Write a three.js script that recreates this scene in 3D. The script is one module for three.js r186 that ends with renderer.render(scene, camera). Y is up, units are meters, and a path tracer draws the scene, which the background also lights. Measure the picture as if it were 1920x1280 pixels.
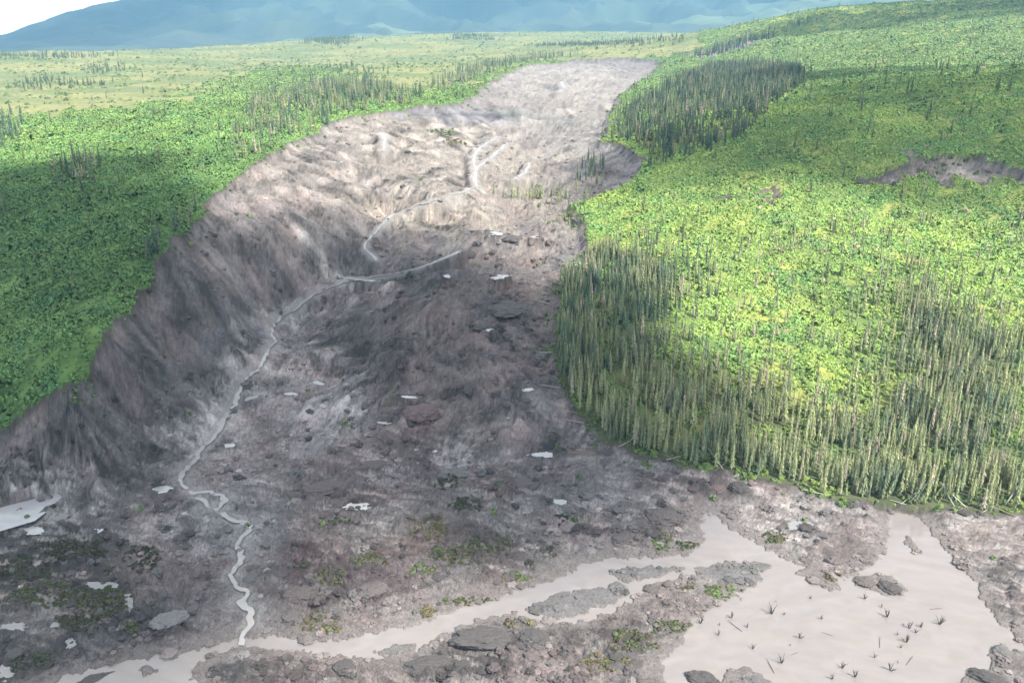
import * as THREE from 'three';
import { mergeGeometries } from 'three/addons/utils/BufferGeometryUtils.js';
import { createNoise2D, createNoise3D } from 'simplex-noise';

// ---------------------------------------------------------------- camera, sky, sun, exposure
const EYE = 120, FOCAL = 1545, PITCH = Math.atan(590 / FOCAL);          // metres above the river; lens in pixels of a 1920 x 1280 frame
const scene = new THREE.Scene();
const camera = new THREE.PerspectiveCamera(2 * Math.atan(640 / FOCAL) * 180 / Math.PI, 1.5, 1, 30000);
camera.position.set(0, EYE, 0);
camera.lookAt(0, EYE - Math.sin(PITCH), -Math.cos(PITCH));
const renderer = new THREE.WebGLRenderer({ antialias: true });
renderer.setSize(1024, 682);
renderer.toneMapping = THREE.LinearToneMapping;
renderer.toneMappingExposure = 2.6;
renderer.shadowMap.enabled = true;

const SUN = new THREE.Vector3(0.55, 0.74, 0.40).normalize();
const sun = new THREE.DirectionalLight(new THREE.Color(1.0, 0.95, 0.86), 4.4);
sun.name = 'sun';
sun.position.copy(SUN).multiplyScalar(3000);
sun.castShadow = true; sun.shadow.radius = 3.2; sun.shadow.mapSize.set(4096, 4096);
Object.assign(sun.shadow.camera, { left: -1500, right: 1500, top: 1500, bottom: -1500, near: 10, far: 9000 });
scene.add(sun); scene.add(sun.target);

function rng(seed) { let a = seed >>> 0; return () => { a = (a + 0x6D2B79F5) | 0; let t = Math.imul(a ^ (a >>> 15), 1 | a); t = (t + Math.imul(t ^ (t >>> 7), 61 | t)) ^ t; return ((t ^ (t >>> 14)) >>> 0) / 4294967296; }; }
const n2 = createNoise2D(rng(11)), n2b = createNoise2D(rng(29)), n3 = createNoise3D(rng(5));
const clamp = (x, a = 0, b = 1) => Math.min(b, Math.max(a, x)), lerp = (a, b, t) => a + (b - a) * t;
const sstep = (a, b, x) => { const t = clamp((x - a) / (b - a)); return t * t * (3 - 2 * t); };

{ // hazy, broken bright overcast: white near the horizon, greyer and a little bluer overhead
  const W = 256, H = 128, d = new Float32Array(W * H * 4);
  for (let j = 0; j < H; j++) for (let i = 0; i < W; i++) {
    const up = ((j + 0.5) / H - 0.5) * Math.PI, ro = ((i + 0.5) / W - 0.5) * 2 * Math.PI, y = Math.sin(up), x = Math.cos(ro) * Math.cos(up), z = Math.sin(ro) * Math.cos(up);
    const t = Math.pow(clamp(y), 0.5), c = 0.5 + 0.5 * (n3(x * 2.2, y * 4, z * 2.2) * 0.7 + n3(x * 5, y * 9, z * 5) * 0.3);
    const cl = sstep(0.25, 0.75, c), k = (j * W + i) * 4, g = lerp(0.74, 0.52, t);
    const blue = [lerp(0.66, 0.40, t), lerp(0.71, 0.46, t), lerp(0.78, 0.56, t)], white = [g, g * 1.005, g * 1.03], near = 1 - sstep(0.03, 0.20, y);
    for (let q = 0; q < 3; q++) d[k + q] = lerp(lerp(blue[q], white[q], cl), [1.9, 1.9, 1.92][q], near);
    d[k + 3] = 1;
  }
  const sky = new THREE.DataTexture(d, W, H, THREE.RGBAFormat, THREE.FloatType);
  sky.mapping = THREE.EquirectangularReflectionMapping; sky.magFilter = sky.minFilter = THREE.LinearFilter; sky.needsUpdate = true; sky.name = 'sky';
  scene.background = sky; scene.environment = sky;
}
scene.fog = new THREE.FogExp2(new THREE.Color(0.31, 0.67, 1.0), 0.000115);

// ---------------------------------------------------------------- names and descriptions
const taken = new Map();
function numbered(n) { const k = taken.get(n) ?? 0; taken.set(n, k + 1); return k ? `${n}_${String(k).padStart(3, '0')}` : n; }
function tag(o, label, category, group, kind) { if (label) o.userData.label = label; if (category) o.userData.category = category; if (group) o.userData.group = group; if (kind) o.userData.kind = kind; return o; }
function addMesh(name, geo, mat, parent = scene) { const m = new THREE.Mesh(geo, mat); m.name = parent === scene ? numbered(name) : name; m.castShadow = m.receiveShadow = true; parent.add(m); return m; }
function struct(name, geo, mat, label) { return tag(addMesh(name, geo, mat), label, null, null, 'structure'); }

// ---------------------------------------------------------------- the lie of the land, surveyed from the camera station
const cP = Math.cos(PITCH), sP = Math.sin(PITCH);
function ray(px, py) { const x = (px - 960) / FOCAL, y = (640 - py) / FOCAL; return [x, y * cP - sP, -(cP + y * sP)]; }
const ctrl = [];                                                        // azimuth, ln distance, height
function addCtrl(x, z, h) { ctrl.push([Math.atan2(x, -z), Math.log(Math.hypot(x, z)), h]); }
function cp(px, py, h) { const d = ray(px, py), t = (h - EYE) / d[1]; addCtrl(d[0] * t, d[2] * t, h); }          // a spot of known height
function cr(px, py, r) { const d = ray(px, py), t = r / Math.hypot(d[0], d[2]); addCtrl(d[0] * t, d[2] * t, EYE + d[1] * t); }  // a spot of known distance
for (const a of [
  // river flats
  [-200, 1280, 2], [0, 1280, 1.4], [500, 1290, 1.2], [960, 1290, 1.4], [1450, 1290, 1], [2100, 1290, 1.2], [0, 1100, 2.2], [480, 1110, 1.8], [960, 1100, 1.6], [1400, 1110, 1.1], [1920, 1100, 1.3],
  [0, 950, 2.6], [120, 960, 2.6], [340, 960, 2.4], [600, 960, 3.2], [900, 930, 3.6], [1200, 950, 3], [1350, 935, 2.2], [1700, 962, 1.6], [1920, 985, 1.6], [2200, 1000, 2],
  // gully floor
  [335, 885, 3], [450, 720, 5.6], [510, 600, 9.5], [600, 545, 13], [690, 500, 18.5], [740, 400, 27], [890, 350, 34], [900, 270, 43], [970, 230, 49], [1050, 165, 56], [620, 800, 5.5], [640, 720, 6.6], [760, 850, 4.8],
  // bluff on the left: rim, face, foot
  [-150, 880, 3.4], [0, 900, 2.7], [-150, 960, 2.6], [0, 803, 20], [120, 720, 28], [200, 630, 34], [290, 500, 42], [345, 430, 47], [430, 337, 54], [540, 265, 59], [620, 228, 61], [720, 210, 62], [850, 193, 63], [905, 160, 65], [1000, 118, 68], [1110, 108, 69], [1230, 112, 70],
  [100, 850, 9], [220, 760, 14], [330, 640, 22], [420, 520, 32.5], [520, 420, 40.5], [640, 330, 46], [760, 300, 47], [70, 900, 2.7], [250, 860, 5], [370, 720, 9], [468, 612, 13], [600, 480, 24], [650, 420, 31], [800, 240, 54], [930, 200, 58], [700, 300, 45.5], [708, 350, 38.5], [800, 335, 45.5], [560, 340, 49], [1000, 150, 62], [1140, 140, 64],
  // left plateau
  [0, 700, 24], [0, 600, 31], [100, 560, 36], [0, 450, 42], [200, 420, 46], [0, 300, 54], [150, 300, 55], [300, 310, 56], [0, 250, 55], [0, 200, 57], [200, 230, 58], [420, 230, 61], [350, 180, 61], [580, 150, 64], [560, 128, 66], [250, 170, 59], [0, 150, 57], [-300, 500, 40], [-300, 250, 55],
  [750, 160, 63], [850, 120, 62], [600, 105, 58], [300, 130, 58],
  // lobe of debris between gully and forest
  [1000, 500, 24], [1080, 440, 29], [960, 430, 30], [860, 450, 27], [840, 500, 28], [780, 575, 26], [748, 640, 23], [620, 620, 10.5], [690, 692, 8], [640, 664, 7.4], [712, 596, 20], [900, 650, 20.5], [960, 750, 13], [850, 770, 10.5], [775, 725, 12], [1090, 800, 7.5], [1000, 860, 4.4], [1060, 380, 33], [960, 365, 34.5], [820, 400, 30],
  // right-hand forest and hill
  [1045, 600, 20.5], [1065, 740, 12], [1150, 830, 7], [1200, 853, 6], [1400, 893, 4], [1550, 925, 3], [1700, 947, 2.4], [1920, 966, 2.4], [1500, 800, 8], [1250, 700, 15], [1300, 560, 25], [1500, 600, 21], [1500, 450, 34], [1200, 420, 34], [1400, 360, 45], [1250, 330, 46], [1180, 340, 42], [1150, 280, 48],
  [1900, 800, 8.5], [1900, 600, 23], [1900, 450, 37], [1900, 360, 47], [2300, 800, 9], [2300, 500, 40], [1650, 350, 48], [1700, 290, 59], [1900, 290, 60], [1450, 270, 60], [1300, 210, 64], [1180, 200, 58], [1250, 150, 68], [1400, 160, 73], [1600, 170, 80], [1900, 190, 82], [1350, 112, 79], [1500, 92, 86], [1750, 105, 91], [1920, 115, 92], [2300, 200, 88], [2300, 110, 100],
]) cp(...a);
for (const a of [
  [1290, 104, 1350], [1420, 72, 1400], [1520, 30, 1550], [1600, 16, 1600], [1760, 6, 1600], [1930, 0, 1600], [2300, -10, 1600], [1560, 60, 1300], [1800, 50, 1300], [2200, 50, 1250],
  [1420, 84, 2300], [1600, 76, 2500], [2000, 70, 2500],
  // the plain beyond
  [-300, 106, 2000], [0, 101, 2050], [200, 101, 2050], [430, 95, 2300], [620, 72, 2900], [620, 84, 2300], [900, 62, 3400], [880, 76, 2600], [1000, 92, 1900], [1200, 62, 3400], [1200, 84, 2200], [1340, 66, 3300],
  [-300, 105, 3000], [0, 105, 3200], [250, 103, 3200], [450, 93, 3300], [650, 72, 4100], [900, 64, 4300], [1250, 64, 4300], [1600, 64, 4300], [2100, 64, 4300], [-300, 104, 4300], [200, 101, 4300],
]) cr(...a);
const tps = (() => {                                                    // thin-plate surface through those spots
  const n = ctrl.length, N = n + 3, A = Array.from({ length: N }, () => new Float64Array(N + 1)), U = (s) => (s < 1e-12 ? 0 : s * Math.log(s));
  for (let i = 0; i < n; i++) {
    for (let j = 0; j < n; j++) { const a = ctrl[i][0] - ctrl[j][0], b = ctrl[i][1] - ctrl[j][1]; A[i][j] = U(a * a + b * b); }
    A[i][i] += 0.002;
    A[i][n] = A[n][i] = 1; A[i][n + 1] = A[n + 1][i] = ctrl[i][0]; A[i][n + 2] = A[n + 2][i] = ctrl[i][1]; A[i][N] = ctrl[i][2];
  }
  for (let c = 0; c < N; c++) {
    let p = c; for (let r = c + 1; r < N; r++) if (Math.abs(A[r][c]) > Math.abs(A[p][c])) p = r;
    [A[c], A[p]] = [A[p], A[c]];
    for (let r = c + 1; r < N; r++) { const f = A[r][c] / A[c][c]; if (f) for (let k = c; k <= N; k++) A[r][k] -= f * A[c][k]; }
  }
  const w = new Float64Array(N);
  for (let r = N - 1; r >= 0; r--) { let s = A[r][N]; for (let k = r + 1; k < N; k++) s -= A[r][k] * w[k]; w[r] = s / A[r][r]; }
  const X = Float64Array.from(ctrl, (c) => c[0]), Y = Float64Array.from(ctrl, (c) => c[1]);
  return (az, l) => {
    let s = w[n] + w[n + 1] * az + w[n + 2] * l;
    for (let i = 0; i < n; i++) { const a = az - X[i], b = l - Y[i], q = a * a + b * b; if (q > 1e-12) s += w[i] * q * Math.log(q); }
    return s;
  };
})();
const baseAt = (az, l) => tps(clamp(az, -0.9, 0.9), clamp(l, 4.6, 8.4));
const base = (x, z) => baseAt(Math.atan2(x, -z), Math.log(Math.hypot(x, z)));
function G(px, py) {                                                    // where a sight line meets the ground: [x, z, height]
  const d = ray(px, py), hz = Math.hypot(d[0], d[2]), az = Math.atan2(d[0], -d[2]), sl = d[1] / hz;
  let l0 = 4.6, l1 = 8.4;
  for (let l = 4.6; l < 8.4; l += 0.02) { if (EYE + Math.exp(l) * sl < baseAt(az, l)) { l1 = l; l0 = l - 0.02; break; } if (l + 0.02 >= 8.4) l0 = l1 = 8.35; }
  for (let k = 0; k < 12; k++) { const m = (l0 + l1) / 2; if (EYE + Math.exp(m) * sl < baseAt(az, m)) l1 = m; else l0 = m; }
  const r = Math.exp((l0 + l1) / 2); return [r * Math.sin(az), -r * Math.cos(az), baseAt(az, Math.log(r))];
}
function polygon(list, extra = []) {                                    // an outline on the ground with a signed distance, positive inside
  const p = [...list.map(([x, y]) => G(x, y)), ...extra], n = p.length;
  let x0 = 1e9, x1 = -1e9, z0 = 1e9, z1 = -1e9;
  for (const q of p) { x0 = Math.min(x0, q[0]); x1 = Math.max(x1, q[0]); z0 = Math.min(z0, q[1]); z1 = Math.max(z1, q[1]); }
  return { p, box: [x0, x1, z0, z1], dist(x, z, far = 1e9) {
    if (x < x0 - far || x > x1 + far || z < z0 - far || z > z1 + far) return -far;
    let inside = false, best = 1e18;
    for (let i = 0, j = n - 1; i < n; j = i++) {
      const ax = p[i][0], az = p[i][1], bx = p[j][0], bz = p[j][1], ex = bx - ax, ez = bz - az;
      if ((az > z) !== (bz > z) && x < (ex * (z - az)) / ez + ax) inside = !inside;
      const t = clamp(((x - ax) * ex + (z - az) * ez) / (ex * ex + ez * ez + 1e-9)), dx = x - ax - t * ex, dz = z - az - t * ez, d = dx * dx + dz * dz;
      if (d < best) best = d;
    }
    return (inside ? 1 : -1) * Math.sqrt(best);
  } };
}
function polyline(list) {
  const raw = list.map(([x, y]) => G(x, y)), cu = new THREE.CatmullRomCurve3(raw.map(([x, z, h]) => new THREE.Vector3(x, h, z)), false, 'centripetal'), p = [];
  for (let i = 0, m = (raw.length - 1) * 5; i <= m; i++) { const v = cu.getPoint(i / m), r = Math.hypot(v.x, v.z), q = Math.min(i, m - i, 4) / 4 * (.5 + r * .0008); p.push([v.x + q * n2(v.x / 3.5, v.z / 3.5), v.z + q * n2(v.x / 3.5 + 30, v.z / 3.5), v.y]); }
  const n = p.length; let x0 = 1e9, x1 = -1e9, z0 = 1e9, z1 = -1e9;
  for (const q of p) { x0 = Math.min(x0, q[0]); x1 = Math.max(x1, q[0]); z0 = Math.min(z0, q[1]); z1 = Math.max(z1, q[1]); }
  return { p, dist(x, z, far) {
    if (x < x0 - far || x > x1 + far || z < z0 - far || z > z1 + far) return far;
    let best = far * far;
    for (let i = 1; i < n; i++) { const ax = p[i - 1][0], az = p[i - 1][1], ex = p[i][0] - ax, ez = p[i][1] - az, t = clamp(((x - ax) * ex + (z - az) * ez) / (ex * ex + ez * ez + 1e-9)), dx = x - ax - t * ex, dz = z - az - t * ez; best = Math.min(best, dx * dx + dz * dz); }
    return Math.sqrt(best);
  } };
}

// the scar of the landslide with the river flats below it
const SCAR = polygon([[-250, 940], [-100, 860], [0, 805], [60, 768], [120, 722], [188, 655], [225, 590], [290, 500], [345, 428], [392, 370], [430, 338], [480, 300], [540, 266], [600, 238], [660, 216], [720, 211], [780, 197], [850, 195], [882, 184], [918, 152], [950, 137], [1000, 119], [1080, 110], [1160, 106], [1228, 111], [1246, 120],
  [1205, 150], [1168, 180], [1150, 215], [1132, 262], [1190, 278], [1212, 300], [1196, 330], [1160, 352], [1112, 372], [1075, 385], [1104, 428], [1096, 490], [1052, 530], [1039, 600], [1041, 680], [1062, 740], [1100, 790], [1140, 826], [1200, 851], [1270, 871], [1400, 891], [1500, 916], [1600, 936], [1700, 947], [1920, 964], [2200, 990]],
  [[400, -100], [400, 200], [-400, 200]]);
const FOREST = polygon([[1040, 540], [1110, 478], [1200, 462], [1300, 480], [1345, 520], [1310, 590], [1330, 640], [1480, 690], [1560, 730], [1610, 650], [1600, 560], [1700, 490], [1800, 560], [1880, 590], [2000, 600], [2050, 972], [1920, 964], [1700, 946], [1600, 935], [1500, 915], [1400, 890], [1270, 870], [1200, 850], [1140, 824], [1100, 788], [1062, 738], [1041, 680]]);
const BARE = [
  polygon([[1612, 330], [1640, 322], [1690, 318], [1705, 300], [1692, 276], [1706, 272], [1730, 292], [1790, 294], [1850, 302], [1960, 300], [1960, 335], [1860, 338], [1780, 346], [1740, 340], [1680, 346], [1625, 350]]),
  polygon([[1425, 352], [1452, 346], [1466, 350], [1450, 372], [1456, 388], [1436, 386], [1424, 372]]), polygon([[1355, 362], [1395, 360], [1400, 378], [1375, 376]]), polygon([[1446, 318], [1475, 316], [1478, 326], [1455, 326]]),
  polygon([[1885, 396], [1960, 388], [1960, 406], [1900, 404]]), polygon([[1270, 106], [1330, 90], [1400, 78], [1452, 68], [1440, 76], [1380, 94], [1310, 112]]),
];
// ---------------------------------------------------------------- waters
const RIVER = polygon([[60, 1300], [120, 1262], [170, 1249], [250, 1228], [330, 1222], [400, 1200], [450, 1188], [500, 1187], [580, 1194], [640, 1191], [720, 1176], [790, 1162], [850, 1135], [930, 1114], [985, 1094], [1040, 1080], [1090, 1052], [1130, 1041], [1200, 1038], [1290, 1034], [1322, 1012], [1312, 975], [1325, 955], [1350, 960], [1372, 990], [1410, 1008], [1440, 1030], [1470, 1045], [1545, 1078], [1600, 1080], [1640, 1058], [1658, 1030],
  [1672, 1000], [1668, 958], [1690, 950], [1716, 956], [1740, 985], [1762, 1016], [1790, 1050], [1830, 1085], [1846, 1132], [1895, 1180], [1930, 1215], [1860, 1225], [1850, 1250], [1760, 1310], [1262, 1310], [1240, 1232], [1285, 1196], [1300, 1160], [1355, 1122], [1418, 1094], [1425, 1066], [1385, 1058], [1330, 1062], [1280, 1077], [1220, 1092], [1180, 1122], [1150, 1142], [1080, 1162], [1020, 1162], [980, 1142], [905, 1152], [850, 1172], [812, 1188], [782, 1214], [720, 1228], [640, 1224], [560, 1214], [480, 1206], [425, 1212], [372, 1236], [362, 1270], [370, 1310]]);
const BARS = [ // sandbars, mud banks and islets that stand out of the river
  polygon([[985, 1136], [1040, 1108], [1110, 1096], [1172, 1092], [1180, 1102], [1164, 1120], [1080, 1148], [1030, 1154]]), polygon([[1130, 1066], [1210, 1054], [1285, 1060], [1240, 1074], [1180, 1084]]), polygon([[1300, 1060], [1360, 1052], [1440, 1052], [1448, 1064], [1424, 1072], [1432, 1086], [1390, 1096], [1340, 1086]]),
  polygon([[700, 1214], [740, 1202], [782, 1200], [770, 1216], [730, 1224]]), polygon([[1604, 1096], [1640, 1074], [1672, 1080], [1698, 1104], [1690, 1118], [1650, 1112]]), polygon([[1330, 1312], [1360, 1250], [1400, 1246], [1470, 1290], [1470, 1312]]),
  polygon([[1520, 1062], [1560, 1084], [1584, 1100], [1560, 1112], [1524, 1092], [1490, 1074]]), polygon([[250, 1252], [275, 1244], [290, 1252], [270, 1262]]), polygon([[1694, 1010], [1706, 1000], [1730, 1036], [1712, 1036]]), polygon([[1855, 1215], [1880, 1205], [1905, 1220], [1895, 1240], [1866, 1238]]), polygon([[1800, 1275], [1850, 1256], [1900, 1260], [1920, 1310], [1800, 1310]]),
];
const POND = polygon([[-60, 905], [0, 893], [82, 886], [100, 904], [122, 922], [82, 944], [55, 975], [0, 996], [-60, 1000]]);
const PONDBAR = [polygon([[62, 924], [76, 913], [96, 914], [92, 924], [72, 932]])];
const streamW = (x, z) => 1 + .6 * n2(x / 11 + 60, z / 11);
const STREAMS = [
  [0.5, polyline([[895, 352], [862, 362], [810, 376], [770, 390], [740, 402], [712, 425], [694, 445], [682, 464], [696, 475], [706, 488]])],
  [0.55, polyline([[640, 528], [596, 548], [556, 574], [520, 598], [508, 618], [512, 640], [496, 662], [484, 688], [458, 708], [446, 732], [436, 762], [416, 790], [404, 812], [376, 840], [364, 860], [340, 886], [336, 898], [358, 920], [382, 938], [404, 952], [432, 970], [470, 982], [462, 996], [442, 1016], [452, 1040], [434, 1070], [436, 1092], [462, 1106], [450, 1128], [470, 1148], [456, 1190], [450, 1206]])],
  [0.4, polyline([[358, 920], [398, 922], [420, 932], [416, 944], [404, 952]])],
  [0.6, polyline([[898, 352], [890, 332], [892, 316], [888, 300], [893, 285], [910, 270], [936, 256]])], [0.55, polyline([[892, 316], [920, 296], [944, 275], [962, 262]])], [0.6, polyline([[718, 250], [722, 268], [718, 280]])],
  [0.9, polyline([[1050, 172], [1060, 166], [1053, 152]])], [0.6, polyline([[965, 335], [985, 322], [992, 305]])],
  [0.5, polyline([[640, 528], [700, 518], [760, 508], [800, 496], [840, 480], [862, 470]])],
];
// small pools left between the hummocks: px, py, half width, half height
const POOLS = [[937, 519, 13, 3, .7], [920, 618, 7, 3], [768, 744, 11, 3], [990, 730, 8, 3], [1082, 493, 8, 4], [930, 437, 11, 4], [1005, 444, 9, 3], [838, 517, 5, 2], [1025, 852, 26, 5], [306, 917, 17, 6], [64, 994, 20, 8], [180, 994, 11, 4], [680, 523, 34, 6], [468, 746, 13, 5], [672, 948, 20, 7], [24, 1174, 20, 6], [108, 1170, 15, 4], [190, 1096, 26, 5],
  [1095, 848, 26, 4, .1], [130, 1205, 9, 8], [8, 1262, 12, 12], [238, 1130, 7, 16], [1500, 985, 22, 8], [720, 792, 9, 2], [598, 718, 9, 3], [545, 738, 11, 3], [430, 835, 11, 3], [1050, 940, 11, 4]]
  .map(([px, py, a, b, tone = 1]) => { if ((py > 1050 || px > 1400) && tone === 1) tone = .6; const c = G(px, py), e = G(px + a, py), f = G(px, py - b); return { x: c[0], z: c[1], h: c[2], u: [e[0] - c[0], e[1] - c[1]], v: [f[0] - c[0], f[1] - c[1]], R: Math.hypot(e[0] - c[0], e[1] - c[1]) + Math.hypot(f[0] - c[0], f[1] - c[1]) + 4, tone }; });
for (const q of POOLS) { const det = q.u[0] * q.v[1] - q.u[1] * q.v[0]; q.inv = [q.v[1] / det, -q.v[0] / det, -q.u[1] / det, q.u[0] / det]; q.m = Math.min(Math.hypot(...q.u), Math.hypot(...q.v)); }
const poolD = (q, x, z) => { const dx = x - q.x, dz = z - q.z, a = dx * q.inv[0] + dz * q.inv[1], b = dx * q.inv[2] + dz * q.inv[3]; return (1 - Math.sqrt(a * a + b * b) + 0.42 * n2(x / (q.m * 1.6 + .6) + q.x, z / (q.m * 1.6 + .6)) + 0.2 * n2b(x / (q.m * .6 + .3), z / (q.m * .6 + .3))) * q.m; };

// tones of the ground: px, py, half width, half height, colour, strength (wet or dry silt, peat, burnt-brown clay; shade of scarp flank and ledge painted in)
const TONES = [
  [1780, 322, 240, 50, [.34, .295, .25], 1], [1430, 368, 120, 40, [.34, .29, .22], 1],
  [860, 290, 330, 120, [.255, .235, .208], 1], [1080, 150, 190, 50, [.255, .24, .222], 1], [760, 395, 170, 40, [.27, .25, .215], .8], [560, 300, 120, 70, [.235, .215, .195], .8], [860, 205, 160, 14, [.15, .15, .165], .9], [1000, 210, 140, 12, [.16, .17, .16], .7],  // ledge shadow across the upper bowl painted as the thin grey bands
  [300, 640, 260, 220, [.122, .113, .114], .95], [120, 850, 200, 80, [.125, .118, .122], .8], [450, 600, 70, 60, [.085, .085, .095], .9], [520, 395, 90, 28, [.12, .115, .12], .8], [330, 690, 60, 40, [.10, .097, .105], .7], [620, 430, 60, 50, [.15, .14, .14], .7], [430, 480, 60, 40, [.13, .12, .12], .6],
  [900, 620, 240, 210, [.155, .134, .127], .95], [650, 620, 75, 40, [.095, .088, .09], .95], [735, 650, 42, 60, [.105, .09, .09], .9], [800, 505, 120, 26, [.12, .115, .115], .8], [950, 575, 55, 36, [.09, .088, .092], .85], [1000, 750, 70, 60, [.16, .15, .15], .5], [790, 775, 40, 34, [.14, .10, .10], .9], [700, 590, 60, 22, [.12, .11, .11], .5],  // left-facing flank of the lobe: its shading painted in as darker tones
  [570, 740, 130, 100, [.33, .315, .315], .95], [420, 840, 80, 120, [.33, .32, .32], .95], [430, 960, 110, 90, [.29, .285, .29], .9], [620, 820, 120, 50, [.29, .275, .275], .7], [1180, 930, 180, 60, [.24, .23, .225], .8], [1050, 870, 140, 30, [.21, .20, .20], .7], [650, 520, 120, 20, [.42, .40, .385], .9], [560, 580, 60, 24, [.30, .285, .28], .8], [1500, 950, 140, 30, [.29, .27, .26], .8], [1830, 1010, 120, 50, [.25, .215, .20], .9], [1880, 1110, 60, 60, [.13, .12, .115], .9], [1330, 910, 130, 26, [.13, .105, .105], .8], [1000, 975, 60, 40, [.26, .25, .24], .6],
  [700, 900, 160, 70, [.165, .138, .138], .8], [640, 1080, 170, 70, [.125, .095, .10], .95], [860, 1020, 170, 60, [.13, .105, .10], .8], [1120, 1190, 180, 60, [.125, .10, .098], .9], [560, 1250, 180, 40, [.15, .122, .125], .9], [860, 1240, 120, 40, [.075, .068, .072], .9], [1240, 975, 70, 36, [.13, .105, .105], .85], [950, 1180, 80, 40, [.11, .105, .105], .7],
  [90, 1060, 170, 90, [.060, .060, .055], .9], [250, 1190, 160, 60, [.12, .115, .12], .8], [240, 940, 120, 50, [.15, .14, .14], .6], [300, 1080, 70, 60, [.23, .21, .205], .8], [420, 1250, 50, 30, [.10, .095, .10], .9], [40, 1230, 110, 50, [.10, .098, .10], .8], [1240, 300, 80, 50, [.16, .14, .145], .9], [1120, 320, 80, 40, [.19, .17, .165], .7], [1060, 250, 110, 50, [.24, .23, .215], .6],
  [468, 700, 55, 50, [.40, .385, .375], .75], [415, 790, 55, 45, [.38, .365, .355], .7], [530, 615, 50, 34, [.40, .385, .37], .75], [360, 905, 70, 26, [.33, .32, .315], .6],
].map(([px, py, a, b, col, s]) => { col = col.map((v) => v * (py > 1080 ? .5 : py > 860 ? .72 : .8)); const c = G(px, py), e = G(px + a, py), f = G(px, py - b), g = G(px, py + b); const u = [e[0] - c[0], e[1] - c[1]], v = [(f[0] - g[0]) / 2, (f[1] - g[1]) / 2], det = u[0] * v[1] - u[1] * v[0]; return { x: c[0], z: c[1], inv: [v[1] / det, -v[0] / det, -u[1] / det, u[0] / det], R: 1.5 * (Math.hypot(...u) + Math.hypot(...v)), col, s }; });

// ---------------------------------------------------------------- the ground, one sheet on a fan that is finest near the camera
const NA = 980, NR = 840, A0 = -0.74, A1 = 0.74, L0 = Math.log(100), L1 = Math.log(4300), PW = 1.22;
const az_ = (i) => lerp(A0, A1, i / (NA - 1)), ln_ = (j) => L0 + (L1 - L0) * Math.pow(j / (NR - 1), PW);
const NV = NA * NR, GX = new Float32Array(NV), GZ = new Float32Array(NV), GH = new Float32Array(NV), GC = new Float32Array(NV * 3), REG = new Uint8Array(NV), EDGE = new Float32Array(NV);
const B0 = new Float32Array(NV), DX = new Float32Array(NV), DZ = new Float32Array(NV), SL = new Float32Array(NV);
for (let i = 0; i < NA; i++) for (let j = 0; j < NR; j++) B0[i * NR + j] = baseAt(az_(i), ln_(j));
for (let i = 0; i < NA; i++) for (let j = 0; j < NR; j++) {
  const i0 = Math.max(0, i - 4), i1 = Math.min(NA - 1, i + 4), j0 = Math.max(0, j - 4), j1 = Math.min(NR - 1, j + 4), az = az_(i), r = Math.exp(ln_(j)), k = i * NR + j;
  const ga = (B0[i1 * NR + j] - B0[i0 * NR + j]) / (r * (az_(i1) - az_(i0))), gr = (B0[i * NR + j1] - B0[i * NR + j0]) / (Math.exp(ln_(j1)) - Math.exp(ln_(j0)));
  const gx = gr * Math.sin(az) + ga * Math.cos(az), gz = -gr * Math.cos(az) + ga * Math.sin(az), L = Math.hypot(gx, gz) || 1; DX[k] = gx / L; DZ[k] = gz / L; SL[k] = L;
}
const rills = (x, z, dx, dz, L, span) => { let s = 0; for (let t = -2; t <= 2; t++) s += n2((x + dx * span * t * .5) / L + L, (z + dz * span * t * .5) / L); return s * .36; };   // noise drawn out downhill
const ridge = (x, z) => 1 - Math.abs(n2(x, z)) * 2;
const PLAIN = polygon([[-300, 232], [0, 222], [200, 206], [330, 192], [420, 152], [520, 127], [640, 128], [720, 168], [800, 172], [880, 160], [1000, 113], [1240, 109], [1300, 98], [1420, 74]], [[330, -1500], [420, -1900], [3000, -3600], [-3600, -3600]]);
const RIGHT = polygon([[1246, 120], [1180, 160], [1120, 262], [1040, 385], [1000, 600], [1030, 740], [1100, 880], [1400, 960], [1900, 1010]], [[400, -60], [3000, -1000], [1500, -2200], [420, -1900], [330, -1500]]);
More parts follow.
